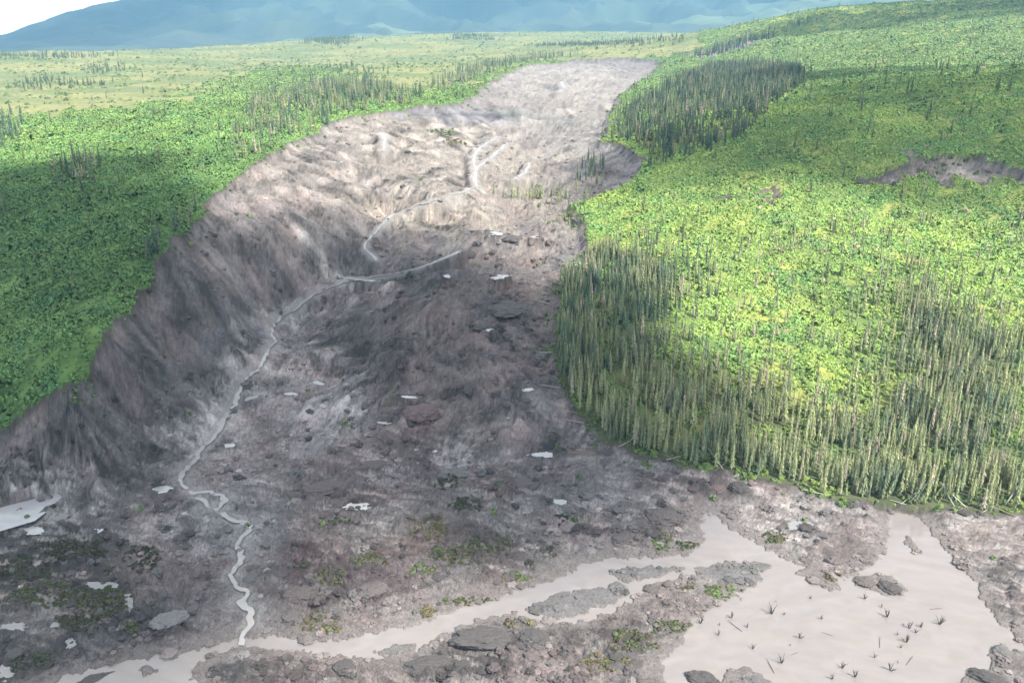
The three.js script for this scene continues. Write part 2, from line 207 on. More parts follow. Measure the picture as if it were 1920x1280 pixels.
for (let i = 0; i < NA; i++) for (let j = 0; j < NR; j++) {
  const k = i * NR + j, az = az_(i), l = ln_(j), r = Math.exp(l), x = r * Math.sin(az), z = -r * Math.cos(az), cell = r * 0.0016 + 0.02;
  GX[k] = x; GZ[k] = z;
  let h = B0[k]; const b0 = h;
  const w1 = 0.004 * r + 0.8, jx = n2b(x / (9 + r * .02), z / (9 + r * .02)) * w1 + n2b(x / 3.1 + 50, z / 3.1) * w1 * .4, jz = n2b(x / (9 + r * .02) + 90, z / (9 + r * .02)) * w1 + n2b(x / 3.1, z / 3.1 + 40) * w1 * .4;
  let e = SCAR.dist(x + jx, z + jz, 60); let bare = e > 0;
  if (!bare && r > 300) for (const b of BARE) { const d = b.dist(x + jx * 2.2, z + jz * 2.2, 30); if (d > 0 && n2b(x / 7 + 3, z / 7) < .5 + d * .06) { bare = true; e = Math.max(e, d * .4); } }
  EDGE[k] = e;
  const big = n2(x / 60 + 7, z / 60), mid = n2(x / 22, z / 22 + 3);
  if (!bare) {
    const inRight = RIGHT.dist(x, z) > 0, reg = inRight ? 2 : PLAIN.dist(x + jx * 8, z + jz * 8) > 0 ? 3 : 1;
    REG[k] = reg;
    h += (big * 1.6 + mid * 0.6) * sstep(0, 30, -e) * (r > 1500 ? 1.6 : 1);
    if (r > 1500) h += n2(x / 300, z / 130) * 3 * sstep(1500, 2300, r);
    const t = 0.5 + 0.5 * n2b(x / 45, z / 45), t2 = 0.5 + 0.5 * n2b(x / 7, z / 7), t3 = 0.5 + 0.5 * n2(x / (180 + r * .05) + 4, z / (90 + r * .02));
    let c;
    if (reg === 3) { const s = sstep(.3, .72, t3 * .6 + t * .2 + .2 * (.5 + .5 * n2(x / 420, z / 110))); c = [lerp(.12, .20, s), lerp(.15, .20, s), lerp(.055, .075, s)]; }
    else if (reg === 1) { const s = sstep(500, 900, r); c = [lerp(.09, .17, s * t3), lerp(.16, .22, s * t3), lerp(.04, .06, s * t3)]; }
    else { const s = sstep(.3, .8, t); c = [lerp(.13, .25, s), lerp(.19, .27, s), lerp(.05, .065, s)]; }
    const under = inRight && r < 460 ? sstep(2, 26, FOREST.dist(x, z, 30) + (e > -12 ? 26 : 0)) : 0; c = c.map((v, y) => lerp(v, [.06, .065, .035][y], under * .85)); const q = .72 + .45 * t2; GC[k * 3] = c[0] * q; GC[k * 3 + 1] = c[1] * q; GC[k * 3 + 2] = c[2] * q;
  } else {
    // broken ground: warped ridges from house-sized blocks down to clods
    const wx = x + 5 * n2(x / 45, z / 45 + 20), wz = z + 5 * n2(x / 45 + 60, z / 45), flat = sstep(14, 3, b0), up = sstep(300, 700, r);
    const sl = sstep(.05, .3, SL[k]), r1 = rills(x, z, DX[k], DZ[k], 17, 70), r2 = rills(x, z, DX[k], DZ[k], 6, 22), r3 = rills(x + 400, z, DX[k], DZ[k], 19, 60), c1 = -Math.max(0, 1 - Math.abs(r1) * 5) * sstep(-.2, .4, r3 + .2), c2 = -Math.max(0, 1 - Math.abs(r2) * 4.5);
    let d = (c1 * 1.1 + c2 * .3 + r1 * 1.0) * sl, low = 0; const rough = lerp(1.1, .8, flat) * (1 - .55 * sl);
    // long forms: spurs and gullies running down the slopes, then blocks, hummocks, clods
    d += (ridge(wx / 75 + 3, wz / 75) - .4) * 3.2 * (1 - flat) * sstep(0, 40, e) + n2(x / 150, z / 150 + 8) * 3 * (1 - flat) * sstep(0, 60, e) * up;
    const oct = [[34, 1.9 * (1 - flat * .85), .7], [15, .95 * (1 - flat * .4), .6], [7.2, .9, .4], [3.4, .68, .25], [1.7, .42, .1], [.85, .22, 0]];
    for (const [L, a, rg] of oct) {
      const f = sstep(1.0, 2.2, L / cell) * (L < 9 && L > 3 ? 1 + .6 * flat : 1); if (f <= 0) break;
      const an = flat > .3 ? .6 : 1, u = (wx * .94 + wz * .34) / L * an + L, v = (wz * .94 - wx * .34) / L + L * 3, q = rg * (ridge(u, v) - .4) + (1 - rg) * n2b(u * 1.1, v * 1.1) * .8;
      const patch = .55 + .9 * sstep(-.3, .6, n2(x / (L * 5) + L, z / (L * 5)));
      d += q * a * f * rough * patch; if (L < 20 && L > 2) low += q * (L > 10 ? .7 : .5);
    }
    d += Math.min(0, .3 - Math.abs(n2(wx / 30 + 9, wz / 30 - 4))) * 1.2 * (1 - flat);
    const lip = sstep(0, 5 + r * .008, e); d = d * lip - (1 - sstep(0, 2.2 + r * .004, e)) * 0 - sstep(0, 3 + r * .005, e) * (1.6 + r * .0025) * (1 - flat * .5) * sstep(14, 26, h + 6);
    h += d;
    let c = [.155, .142, .140];
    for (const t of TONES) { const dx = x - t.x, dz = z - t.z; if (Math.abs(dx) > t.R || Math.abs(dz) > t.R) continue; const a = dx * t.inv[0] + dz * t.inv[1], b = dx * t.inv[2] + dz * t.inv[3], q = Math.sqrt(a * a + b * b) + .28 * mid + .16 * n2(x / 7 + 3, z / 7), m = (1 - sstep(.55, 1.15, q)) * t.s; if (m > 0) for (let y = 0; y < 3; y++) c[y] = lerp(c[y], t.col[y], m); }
    const hi = (L) => sstep(.7, 1.5, L / cell), f1 = n2b(x / 6.5 + 9, z / 6.5), f2 = n2b(x / 2.7, z / 2.7) * hi(2.7), f3 = n2b(x / 1.1, z / 1.1) * hi(1.1), f4 = n2(x / .5, z / .5) * hi(.5), fine = f1 * .28 + f2 * .4 + f3 * .5 + f4 * .45, streak = n2b((x * .93 + z * .28) / 11, (z * .93 - x * .28) / 2.4), cover = n2(x / 40 + 70, z / 40);
    // pale silt settles in the hollows of the valley floor, dark peat caps the lumps
    const silt = sstep(-.02, -.24, low * .7 + streak * .55 + fine * .5 + .16 - cover * .3) * lerp(.16, .9, flat) * (1 - up * .75), peat = sstep(.22, .40, low * .7 + fine * .6 + cover * .4 - .12) * lerp(.45, .8, flat) * (1 - up * .5);
    const siltTone = lerp(.6, 1, sstep(150, 190, r));
    const rust = sstep(.1, .6, n2b(x / 30 + 5, z / 30) + .4 * fine) * .36 * (1 - up);
    for (let y = 0; y < 3; y++) { c[y] = lerp(c[y], [.40, .385, .375][y] * siltTone, silt * .76); c[y] = lerp(c[y], [.058, .05, .05][y], peat * .8); c[y] = lerp(c[y], c[y] * [1.12, .90, .88][y], rust); c[y] *= [1.05, 1.0, .985][y] * lerp(.93, 1.05, up) * (1 + .68 * fine * (1 - up * .3) + .14 * big + .14 * streak + (.30 * c1 + .16 * c2 + .85 * r3 + .3 * r1) * sl); }  // relief shading painted into the slopes: rills darker, crests lighter
    // waters: carve beds, wet margins
    let riverD = -99, wet = 0, bed = (dw, level, soft) => { const m = sstep(-soft, soft * .6, dw); h = lerp(h, level - .5, m); wet = Math.max(wet, sstep(-soft * 1.6, 0, dw)); };
    if (r < 230) {
      const wob = n2b(x / 4, z / 4) * .9 + n2b(x / 1.4, z / 1.4) * .35; let dr = RIVER.dist(x, z, 25) + wob;
      for (const b of BARS) { const db = b.dist(x, z, 20) + wob * .8; if (db > -20) dr = Math.min(dr, -db); }
      riverD = dr; if (dr > -8) { const keep = h; bed(dr, .55, 1.4); if (dr < 0) h = lerp(h, .55 + .25 + .35 * sstep(0, 6, -dr) + (keep - 1) * .35 * sstep(0, 7, -dr), sstep(-8, -2, dr)); if (dr > -8) { const m = sstep(-5.5, -.2, dr + fine * 2.5) * .85; c = c.map((v, y) => lerp(v, [.19, .165, .155][y], m)); } }
      const barIn = Math.max(...BARS.slice(0, 4).map((b) => b.dist(x, z, 10))); if (barIn > -.5) { const m = sstep(-.5, 1, barIn); c = c.map((v, y) => lerp(v, [.15, .142, .14][y] * (1 + .12 * fine + .15 * streak), m)); }
      let dp = POND.dist(x, z, 20) + wob * .5; for (const b of PONDBAR) dp = Math.min(dp, -b.dist(x, z, 20)); if (dp > -6) bed(dp, 2.35, 1.2);
    }
    for (const q of POOLS) { const dx = x - q.x, dz = z - q.z; if (Math.abs(dx) > q.R || Math.abs(dz) > q.R) continue; const dq = poolD(q, x, z); if (dq > -3) { h = Math.max(h, lerp(h, q.h + .05, sstep(-2.6, -1.0, dq))); h = lerp(h, q.h - .3 + (h - b0) * .12, sstep(-.9, .5, dq)); const m = sstep(-2.2, -.2, dq) * .45; c = c.map((v) => v * (1 - m)); } }
    if (riverD < -1.5) for (const [w, s] of STREAMS) {
      const q = s.dist(x, z, 14); if (q >= 14) continue; const K = 1 + 2.2 * sstep(300, 800, r), ww = w * streamW(x, z), hb = b0;
      h = Math.max(h, lerp(h, hb - .28, 1 - sstep(ww + 1.4 * K, ww + 3.4 * K, q))); h = Math.min(h, lerp(h, hb + lerp(.12, -.12, sstep(300, 500, r)), 1 - sstep(ww + 1.2 * K, ww + 3.2 * K, q))); h = lerp(h, hb - lerp(.75, .22, sstep(240, 400, r)), 1 - sstep(ww + .15, ww + .75 + r * .0012, q));
      const p = (1 - sstep(ww + .3, ww + 1.4 + 3.6 * sstep(-.1, .6, n2(x / 9 + 40, z / 9)), q + fine * 1.6)) * .75; c = c.map((v, y) => lerp(v, [.29, .275, .265][y], p));
    }
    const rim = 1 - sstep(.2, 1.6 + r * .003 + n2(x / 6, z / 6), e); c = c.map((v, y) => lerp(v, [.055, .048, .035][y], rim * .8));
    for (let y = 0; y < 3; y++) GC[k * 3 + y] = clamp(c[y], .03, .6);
  }
  GH[k] = h;
}
function ground(x, z) {                                                 // height and region of the finished ground
  const r = Math.hypot(x, z), fi = ((Math.atan2(x, -z) - A0) / (A1 - A0)) * (NA - 1), fj = Math.pow(clamp((Math.log(r) - L0) / (L1 - L0)), 1 / PW) * (NR - 1);
  const i = clamp(Math.floor(fi), 0, NA - 2), j = clamp(Math.floor(fj), 0, NR - 2), a = clamp(fi - i), b = clamp(fj - j), k = i * NR + j;
  return { h: lerp(lerp(GH[k], GH[k + NR], a), lerp(GH[k + 1], GH[k + NR + 1], a), b), reg: REG[k], edge: EDGE[k] };
}
const groundMat = new THREE.MeshStandardMaterial({ vertexColors: true, roughness: 0.96, name: 'soil' });
const grain = (() => {                                                   // grit and crumbs of soil, one tile is nine metres
  const N = 1024, f = new Float32Array(N * N), RR = rng(404), d = new Uint8Array(N * N * 4);
  for (let o = 0, c = 32, a = .5; o < 6; o++, c *= 2, a *= .92) { const g = new Float32Array(c * c).map(() => RR() - .5); for (let y = 0; y < N; y++) for (let x = 0; x < N; x++) { const u = x / N * c, v = y / N * c, i = Math.floor(u), j = Math.floor(v), p = u - i, q = v - j, p2 = p * p * (3 - 2 * p), q2 = q * q * (3 - 2 * q), i1 = (i + 1) % c, j1 = (j + 1) % c; f[y * N + x] += a * lerp(lerp(g[j * c + i], g[j * c + i1], p2), lerp(g[j1 * c + i], g[j1 * c + i1], p2), q2); } }
  for (let k = 0; k < N * N; k++) { const v = clamp(.74 + .62 * f[k], .12, 1); d[k * 4] = d[k * 4 + 1] = d[k * 4 + 2] = v * 255; d[k * 4 + 3] = 255; }
  const t = new THREE.DataTexture(d, N, N); t.wrapS = t.wrapT = THREE.RepeatWrapping; t.magFilter = THREE.LinearFilter; t.needsUpdate = true; return t;
})();
const mudMat = new THREE.MeshStandardMaterial({ vertexColors: true, map: grain, color: new THREE.Color().setRGB(1.3, 1.3, 1.3), bumpMap: grain, bumpScale: .25, roughness: 0.8, name: 'mud' });
{
  const normals = new Float32Array(NV * 3), P = (k) => [GX[k], GH[k], GZ[k]];
  for (let i = 0; i < NA; i++) for (let j = 0; j < NR; j++) {
    const a = P(Math.max(0, i - 1) * NR + j), b = P(Math.min(NA - 1, i + 1) * NR + j), c = P(i * NR + Math.max(0, j - 1)), d = P(i * NR + Math.min(NR - 1, j + 1));
    const u = [b[0] - a[0], b[1] - a[1], b[2] - a[2]], v = [d[0] - c[0], d[1] - c[1], d[2] - c[2]], n = [u[1] * v[2] - u[2] * v[1], u[2] * v[0] - u[0] * v[2], u[0] * v[1] - u[1] * v[0]], L = Math.hypot(...n) || 1, k = (i * NR + j) * 3;
    for (let q = 0; q < 3; q++) normals[k + q] = n[q] / L;
  }
  const names = [['landslide_ground', mudMat], ['hillside_left', groundMat], ['hillside_right', groundMat], ['plain', groundMat]];
  for (let g = 0; g < 4; g++) {
    const map = new Int32Array(NV).fill(-1), idx = [], pos = [], nor = [], col = [], uv = [];
    const use = (k) => { if (map[k] < 0) { map[k] = pos.length / 3; pos.push(GX[k], GH[k], GZ[k]); nor.push(normals[k * 3], normals[k * 3 + 1], normals[k * 3 + 2]); col.push(GC[k * 3], GC[k * 3 + 1], GC[k * 3 + 2]); uv.push(GX[k] / 9, GZ[k] / 9); } return map[k]; };
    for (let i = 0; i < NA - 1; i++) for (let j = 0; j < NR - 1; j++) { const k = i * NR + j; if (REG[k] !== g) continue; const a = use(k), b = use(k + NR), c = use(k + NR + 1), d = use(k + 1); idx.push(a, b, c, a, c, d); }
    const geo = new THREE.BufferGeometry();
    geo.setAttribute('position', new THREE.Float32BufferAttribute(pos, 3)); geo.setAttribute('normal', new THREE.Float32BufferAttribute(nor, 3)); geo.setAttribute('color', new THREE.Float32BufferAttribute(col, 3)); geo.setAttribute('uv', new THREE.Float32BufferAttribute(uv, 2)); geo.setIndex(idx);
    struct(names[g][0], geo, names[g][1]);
  }
  // the same land round about, outside the frame
  const pos = [], col = [], idx = [], K = 96, M = 40, wrap = 2 * Math.PI - (A1 - A0);
  for (let i = 0; i <= K; i++) for (let j = 0; j <= M; j++) { const az = A1 + wrap * i / K, l = j ? lerp(L0, L1, (j - 1) / (M - 1)) : Math.log(2), r = Math.exp(l), e = Math.min(i, K - i) / K, h = lerp(baseAt(i < K / 2 ? A1 : A0, Math.max(l, L0)), 6 + 30 * sstep(6, 8, l), sstep(0, .3, e)); pos.push(r * Math.sin(az), h - .02, -r * Math.cos(az)); const c = r < 190 ? [.16, .14, .135] : [.09, .13, .045]; col.push(...c); }
  for (let i = 0; i < K; i++) for (let j = 0; j < M; j++) { const a = i * (M + 1) + j; idx.push(a, a + M + 1, a + M + 2, a, a + M + 2, a + 1); }
  const near = pos.length / 3; for (let i = 0; i <= 60; i++) for (let j = 0; j < 2; j++) { const az = lerp(A0, A1, i / 60), r = j ? 100 : 2; pos.push(r * Math.sin(az), (j ? baseAt(az, L0) : 2) - .02, -r * Math.cos(az)); col.push(.16, .14, .135); }
  for (let i = 0; i < 60; i++) { const a = near + i * 2; idx.push(a, a + 2, a + 3, a, a + 3, a + 1); }
  const geo = new THREE.BufferGeometry(); geo.setAttribute('position', new THREE.Float32BufferAttribute(pos, 3)); geo.setAttribute('color', new THREE.Float32BufferAttribute(col, 3)); geo.setIndex(idx); geo.computeVertexNormals();
  struct('surrounding_ground', geo, groundMat);
}
// ---------------------------------------------------------------- mountains behind the plain
function mountain(name, sky, r0, r1, r2, floor, seed, cols) {           // skyline given as sight lines over a crest at distance r1
  const prof = sky.map(([px, py]) => { const d = ray(px, py), hz = Math.hypot(d[0], d[2]); return [Math.atan2(d[0], -d[2]), EYE + r1 * d[1] / hz]; });
  const at = (az) => { let i = 1; while (i < prof.length - 1 && prof[i][0] < az) i++; const [a, ha] = prof[i - 1], [b, hb] = prof[i], t = clamp((az - a) / (b - a)); return lerp(ha, hb, t * t * (3 - 2 * t) * .5 + t * .5); };
  const K = 420, M = 110, pos = [], col = [], idx = [], a0 = prof[0][0], a1 = prof[prof.length - 1][0];
  for (let i = 0; i <= K; i++) for (let j = 0; j <= M; j++) {
    const az = lerp(a0, a1, i / K), r = lerp(r0, r2, j / M), x = r * Math.sin(az), z = -r * Math.cos(az), top = at(az), t = r < r1 ? Math.pow((r - r0) / (r1 - r0), 1.15) : 1 - .5 * (r - r1) / (r2 - r1);
    const s = sstep(0, 1, t) * .5 + t * .5, rg = ridge(x / 1300 + seed, z / 1300) * .6 + ridge(x / 520, z / 520 + seed) * .28 + n2(x / 150, z / 150) * .06, env = Math.sin(Math.PI * clamp(t * .96));
    pos.push(x, lerp(floor, top, s) + (rg - .35) * (top - floor) * .30 * env * (r < r1 ? 1 : .3) + n2(x / 90, z / 90) * 3, z);
    const m = sstep(.3, .75, .5 + .5 * n2b(x / 500, z / 500) + .2 * n2b(x / 120, z / 120)), c = cols.map((v) => v); for (let q = 0; q < 3; q++) col.push(lerp(c[0][q], c[1][q], m));
  }
  for (let i = 0; i < K; i++) for (let j = 0; j < M; j++) { const a = i * (M + 1) + j; idx.push(a, a + M + 1, a + M + 2, a, a + M + 2, a + 1); }
  const geo = new THREE.BufferGeometry(); geo.setAttribute('position', new THREE.Float32BufferAttribute(pos, 3)); geo.setAttribute('color', new THREE.Float32BufferAttribute(col, 3)); geo.setIndex(idx); geo.computeVertexNormals();
  return struct(name, geo, groundMat);
}
mountain('mountain', [[-900, 200], [-300, 130], [0, 66], [70, 42], [130, 20], [200, 3], [260, -6], [330, -30], [500, -60], [800, -70], [1200, -80], [1700, -60], [2300, -40], [3000, -30]], 4300, 9500, 11500, 12, 3, [[.035, .048, .038], [.055, .07, .04]]);
mountain('foothill', [[300, 130], [430, 88], [560, 60], [640, 40], [720, 34], [830, 52], [960, 60], [1060, 50], [1200, 36], [1340, 16], [1500, -4], [1800, -20], [2400, -20]], 3900, 6800, 8200, 30, 8, [[.06, .09, .05], [.11, .14, .07]]);  // lighter green patches paint sunlit bands into the hill colour

// ---------------------------------------------------------------- water sheets
function sheet(poly, y, step, name, mat, label) {
  const sh = new THREE.Shape(poly.map(([x, z]) => new THREE.Vector2(x, -z))), g = new THREE.ShapeGeometry(sh); g.rotateX(-Math.PI / 2); g.translate(0, y, 0); return struct(name, g, mat, label);
}
const grow = (pg, m) => { const n = pg.p.length; let area = 0; for (let i = 0; i < n; i++) { const a = pg.p[i], b = pg.p[(i + 1) % n]; area += a[0] * b[1] - b[0] * a[1]; } const s = Math.sign(area); return pg.p.map((q, i) => { const a = pg.p[(i + n - 1) % n], b = pg.p[(i + 1) % n], tx = b[0] - a[0], tz = b[1] - a[1], L = Math.hypot(tx, tz) || 1; return [q[0] + s * tz / L * m, q[1] - s * tx / L * m]; }); };
const rip = (() => { const N = 256, d = new Uint8Array(N * N * 4); for (let j = 0; j < N; j++) for (let i = 0; i < N; i++) { const a = i / N * 6.2832, b = j / N * 6.2832, v = .5 + .25 * n3(Math.cos(a) * 2 + 3, Math.sin(a) * 2, Math.cos(b) * 2) + .25 * n3(Math.cos(a) * 5, Math.sin(b) * 5, Math.sin(a) * 5 + Math.cos(b) * 5); const k = (j * N + i) * 4; d[k] = d[k + 1] = d[k + 2] = clamp(v) * 255; d[k + 3] = 255; } const t = new THREE.DataTexture(d, N, N); t.wrapS = t.wrapT = THREE.RepeatWrapping; t.magFilter = THREE.LinearFilter; t.repeat.set(.12, .12); t.needsUpdate = true; return t; })();
const plume = (() => { const N = 512, d = new Uint8Array(N * N * 4), t6 = Math.PI * 2; for (let j = 0; j < N; j++) for (let i = 0; i < N; i++) { const a = i / N * t6, b = j / N * t6, A = Math.cos(a), B = Math.sin(a), C = Math.cos(b), D = Math.sin(b), w = n3(A + 2 * C, B + D, D - A), v = .88 + .06 * n3(A * 1.2 + w * .5, B * 1.2 + C * 2.6, D * 2.6) + .03 * n3(A * 3 + w, B * 3 + C * 6, D * 6), k = (j * N + i) * 4; d[k] = clamp(v) * 255; d[k + 1] = clamp(v * (1 + .02 * w)) * 255; d[k + 2] = clamp(v * (1.01 + .05 * w)) * 255; d[k + 3] = 255; } const t = new THREE.DataTexture(d, N, N); t.wrapS = t.wrapT = THREE.RepeatWrapping; t.magFilter = THREE.LinearFilter; t.repeat.set(1 / 70, 1 / 70); t.needsUpdate = true; return t; })();
const waterMat = (c, r = .1) => new THREE.MeshStandardMaterial({ color: new THREE.Color().setRGB(...c), roughness: r, map: plume, bumpMap: rip, bumpScale: .0008, name: 'silty_water' });
const riverMat = waterMat([.238, .212, .20]), skyPaleMat = waterMat([.42, .41, .405], .08), greyWaterMat = waterMat([.25, .24, .235], .1), darkMat = waterMat([.12, .07, .05], .2);  // pool paleness is sky reflection put into the colour; grey copy for sunlit pools
{ // the river sheet reaches into its banks, which hide the edge
  const g = grow(RIVER, 3.2); sheet(g, .55, 1, 'river', riverMat, 'silty pinkish river and flooded flat across the foreground');
  sheet(grow(POND, 2.5), 2.35, 1, 'pond', skyPaleMat, 'pale pond at the foot of the grey bluff');
}
for (const q of POOLS) {
  const pts = []; for (let i = 0; i < 44; i++) { const a = i / 44 * Math.PI * 2, ex = q.u[0] * Math.cos(a) + q.v[0] * Math.sin(a), ez = q.u[1] * Math.cos(a) + q.v[1] * Math.sin(a), L = Math.hypot(ex, ez); let s = 1.8; for (let k = 0; k < 16 && poolD(q, q.x + ex * s, q.z + ez * s) < -.4; k++) s *= .94; s *= 1 + .30 * n2(Math.cos(a) * 2.4 + q.x, Math.sin(a) * 2.4 + q.z) + .16 * n2b(Math.cos(a) * 6 + q.z, Math.sin(a) * 6); pts.push([q.x + ex * s, q.z + ez * s]); }
  sheet(pts, q.h - .05, 1, 'pool', q.tone < .3 ? darkMat : q.tone < .65 ? greyWaterMat : skyPaleMat);
}
for (const [w, s] of STREAMS) {                                          // creek ribbons in their carved beds
  const n = s.p.length - 1, pos = [], idx = [], uv = [];
  for (let i = 0; i <= n; i++) { const p = s.p[i], a = s.p[Math.max(0, i - 1)], b = s.p[Math.min(n, i + 1)], tx = b[0] - a[0], tz = b[1] - a[1], L = Math.hypot(tx, tz) || 1, r = Math.hypot(p[0], p[1]), y = base(p[0], p[1]) - lerp(.46, .08, sstep(240, 400, r)); for (const k of [-1, 1]) { const ww = w * streamW(p[0], p[1]) * (1 + .5 * n2b(p[0] / 2.6 + k * 9, p[1] / 2.6)) + .12; pos.push(p[0] + k * ww * tz / L, y, p[1] - k * ww * tx / L); uv.push(pos[pos.length - 3], pos[pos.length - 1]); } }
  for (let i = 0; i < n; i++) { const a = i * 2; idx.push(a, a + 1, a + 2, a + 1, a + 3, a + 2); }
  const g = new THREE.BufferGeometry(); g.setAttribute('position', new THREE.Float32BufferAttribute(pos, 3)); g.setAttribute('uv', new THREE.Float32BufferAttribute(uv, 2)); g.setIndex(idx); g.computeVertexNormals();
  struct('stream', g, waterMat([.36, .34, .325], .2));
}
// ---------------------------------------------------------------- clouds whose shade lies on the land (all above the frame)
const cloudMat = new THREE.MeshStandardMaterial({ color: 0xffffff, roughness: 1, transparent: true, opacity: .55, name: 'cloud' });
const thinMat = cloudMat.clone(); thinMat.opacity = .36;
function cloud(pg, alt, gap, seed) {
  const R = rng(seed), parts = [], [x0, x1, z0, z1] = pg.box, base = new THREE.IcosahedronGeometry(1, 2), hm = pg.p.reduce((s, q) => s + (q[2] ?? 50), 0) / pg.p.length, s = (alt - hm) / SUN.y;
  for (let x = x0; x < x1; x += gap) for (let z = z0; z < z1; z += gap) {
    const a = x + (R() - .5) * gap, b = z + (R() - .5) * gap; if (pg.dist(a, b) < gap * .2) continue;
    const g = base.clone(), p = g.attributes.position, q = gap * (.62 + .4 * R());
    for (let i = 0; i < p.count; i++) { const v = new THREE.Vector3().fromBufferAttribute(p, i), m = q * (1 + .35 * n3(v.x * 1.5 + a, v.y * 1.5 + b, v.z * 1.5)); p.setXYZ(i, v.x * m + a + SUN.x * s, Math.max(v.y, -.4) * m * .6 + alt + R() * .02 * gap, v.z * m + b + SUN.z * s); }
    parts.push(g);
  }
  if (parts.length) tag(addMesh('cloud', mergeGeometries(parts), seed > 1 ? thinMat : cloudMat), 'grey-white cloud drifting high over the valley', null, null, 'structure');
}
cloud(polygon([[-400, 330], [60, 288], [250, 305], [350, 335], [440, 365], [560, 400], [690, 412], [790, 450], [870, 432], [970, 430], [1040, 460], [1060, 560], [1060, 690], [1230, 690], [1420, 745], [1600, 840], [1600, 925], [1420, 960], [1280, 985], [1050, 1020], [800, 1130], [520, 1200], [300, 1225], [-400, 1240]]), 700, 45, 1);
cloud(polygon([[1330, 228], [1500, 118], [1700, 135], [1950, 120], [2300, 125], [2300, 330], [1900, 345], [1700, 348], [1500, 312], [1350, 330], [1240, 325], [1210, 262]]), 800, 60, 2);
cloud(polygon([], [[430, -1330, 90], [560, -1290, 95], [800, -1250, 95], [1500, -1000, 95], [2200, -1500, 100], [1400, -2600, 100], [560, -2000, 110]]), 800, 100, 3);
cloud(polygon([], [[-7000, -2600, 300], [-1900, -3300, 300], [-1900, -6600, 300], [2600, -6600, 300], [3200, -4500, 300], [7000, -4000, 300], [7000, -7700, 300], [-9000, -7700, 300]]), 2200, 480, 4);
cloud(polygon([], [[-9000, -7750, 300], [7000, -7750, 300], [8000, -11000, 300], [-9000, -11000, 300]]), 2200, 560, 6);

// ---------------------------------------------------------------- vegetation
function face(w, n) { const a = w[0], u = w[1].map((v, i) => v - a[i]), v = w[2].map((q, i) => q - a[i]), g = new THREE.Vector3(u[1] * v[2] - u[2] * v[1], u[2] * v[0] - u[0] * v[2], u[0] * v[1] - u[1] * v[0]).normalize(), flip = g.dot(n) < 0; if (flip) g.negate(); face.n = g.lerp(n, .6).normalize().toArray(); return flip ? [w[0], w[2], w[1]] : w; }
function leafCluster(seed, n, dome = true) {                            // one shrub of unit radius: loose leaf sprays over a ragged core
  const R = rng(seed), pos = [], col = [], nor = [], tri = (a, b, c, t) => { pos.push(...a, ...b, ...c); for (let i = 0; i < 3; i++) { col.push(...t); nor.push(...face.n); } };
  for (let i = 0; i < n; i++) {
    const a = R() * 6.283, u = Math.pow(R(), .7), rr = .35 + .65 * Math.sqrt(R()), y = u * 1.05, s = Math.sqrt(Math.max(.08, 1 - u * u * .8)) * rr, c = [Math.cos(a) * s, y, Math.sin(a) * s];
    const q = .26 + .2 * R(), v = [R() - .5, R() * .8 - .1, R() - .5], w = [R() - .5, R() - .2, R() - .5], k = .85 + .3 * R(), t = [k * (.95 + .15 * R()), k, k * (.85 + .3 * R())];
    const L = Math.hypot(...v) || 1, M = Math.hypot(...w) || 1, A = v.map((e) => e / L * q), B = w.map((e) => e / M * q);
    const p = [c.map((e, i) => e - A[i]), c.map((e, i) => e + B[i]), c.map((e, i) => e + A[i]), c.map((e, i) => e - B[i] * .8)];
    const up = new THREE.Vector3(c[0] * .9, c[1] * .5 + .75, c[2] * .9).normalize();
    for (const f of [[p[0], p[1], p[2]], [p[0], p[2], p[3]]]) tri(...face(f, up), t);
  }
  if (dome) { const g = new THREE.IcosahedronGeometry(.74, 1), p = g.attributes.position; for (let i = 0; i < p.count; i += 3) { const f = (k) => { const v = new THREE.Vector3().fromBufferAttribute(p, i + k), m = 1 + .3 * n3(v.x * 2 + seed, v.y * 2, v.z * 2); return [v.x * m, Math.max(-.1, v.y * m * .9 + .25), v.z * m]; }; const w = [f(0), f(1), f(2)], m = new THREE.Vector3(w[0][0], w[0][1] * .6 + .5, w[0][2]).normalize(); tri(...face(w, m), [.75, .8, .75]); } }
  const g = new THREE.BufferGeometry(); g.setAttribute('position', new THREE.Float32BufferAttribute(pos, 3)); g.setAttribute('color', new THREE.Float32BufferAttribute(col, 3)); g.setAttribute('normal', new THREE.Float32BufferAttribute(nor, 3)); return g;
}
const leafMat = new THREE.MeshStandardMaterial({ vertexColors: true, roughness: .9, side: THREE.DoubleSide, name: 'leaves' });
const needleMat = new THREE.MeshStandardMaterial({ vertexColors: true, roughness: .95, side: THREE.DoubleSide, name: 'needles' });
const barkMat = new THREE.MeshStandardMaterial({ color: new THREE.Color().setRGB(.17, .135, .11), roughness: .95, name: 'bark' });
const greyWoodMat = new THREE.MeshStandardMaterial({ color: new THREE.Color().setRGB(.36, .34, .31), roughness: .95, name: 'grey_dead_wood' });

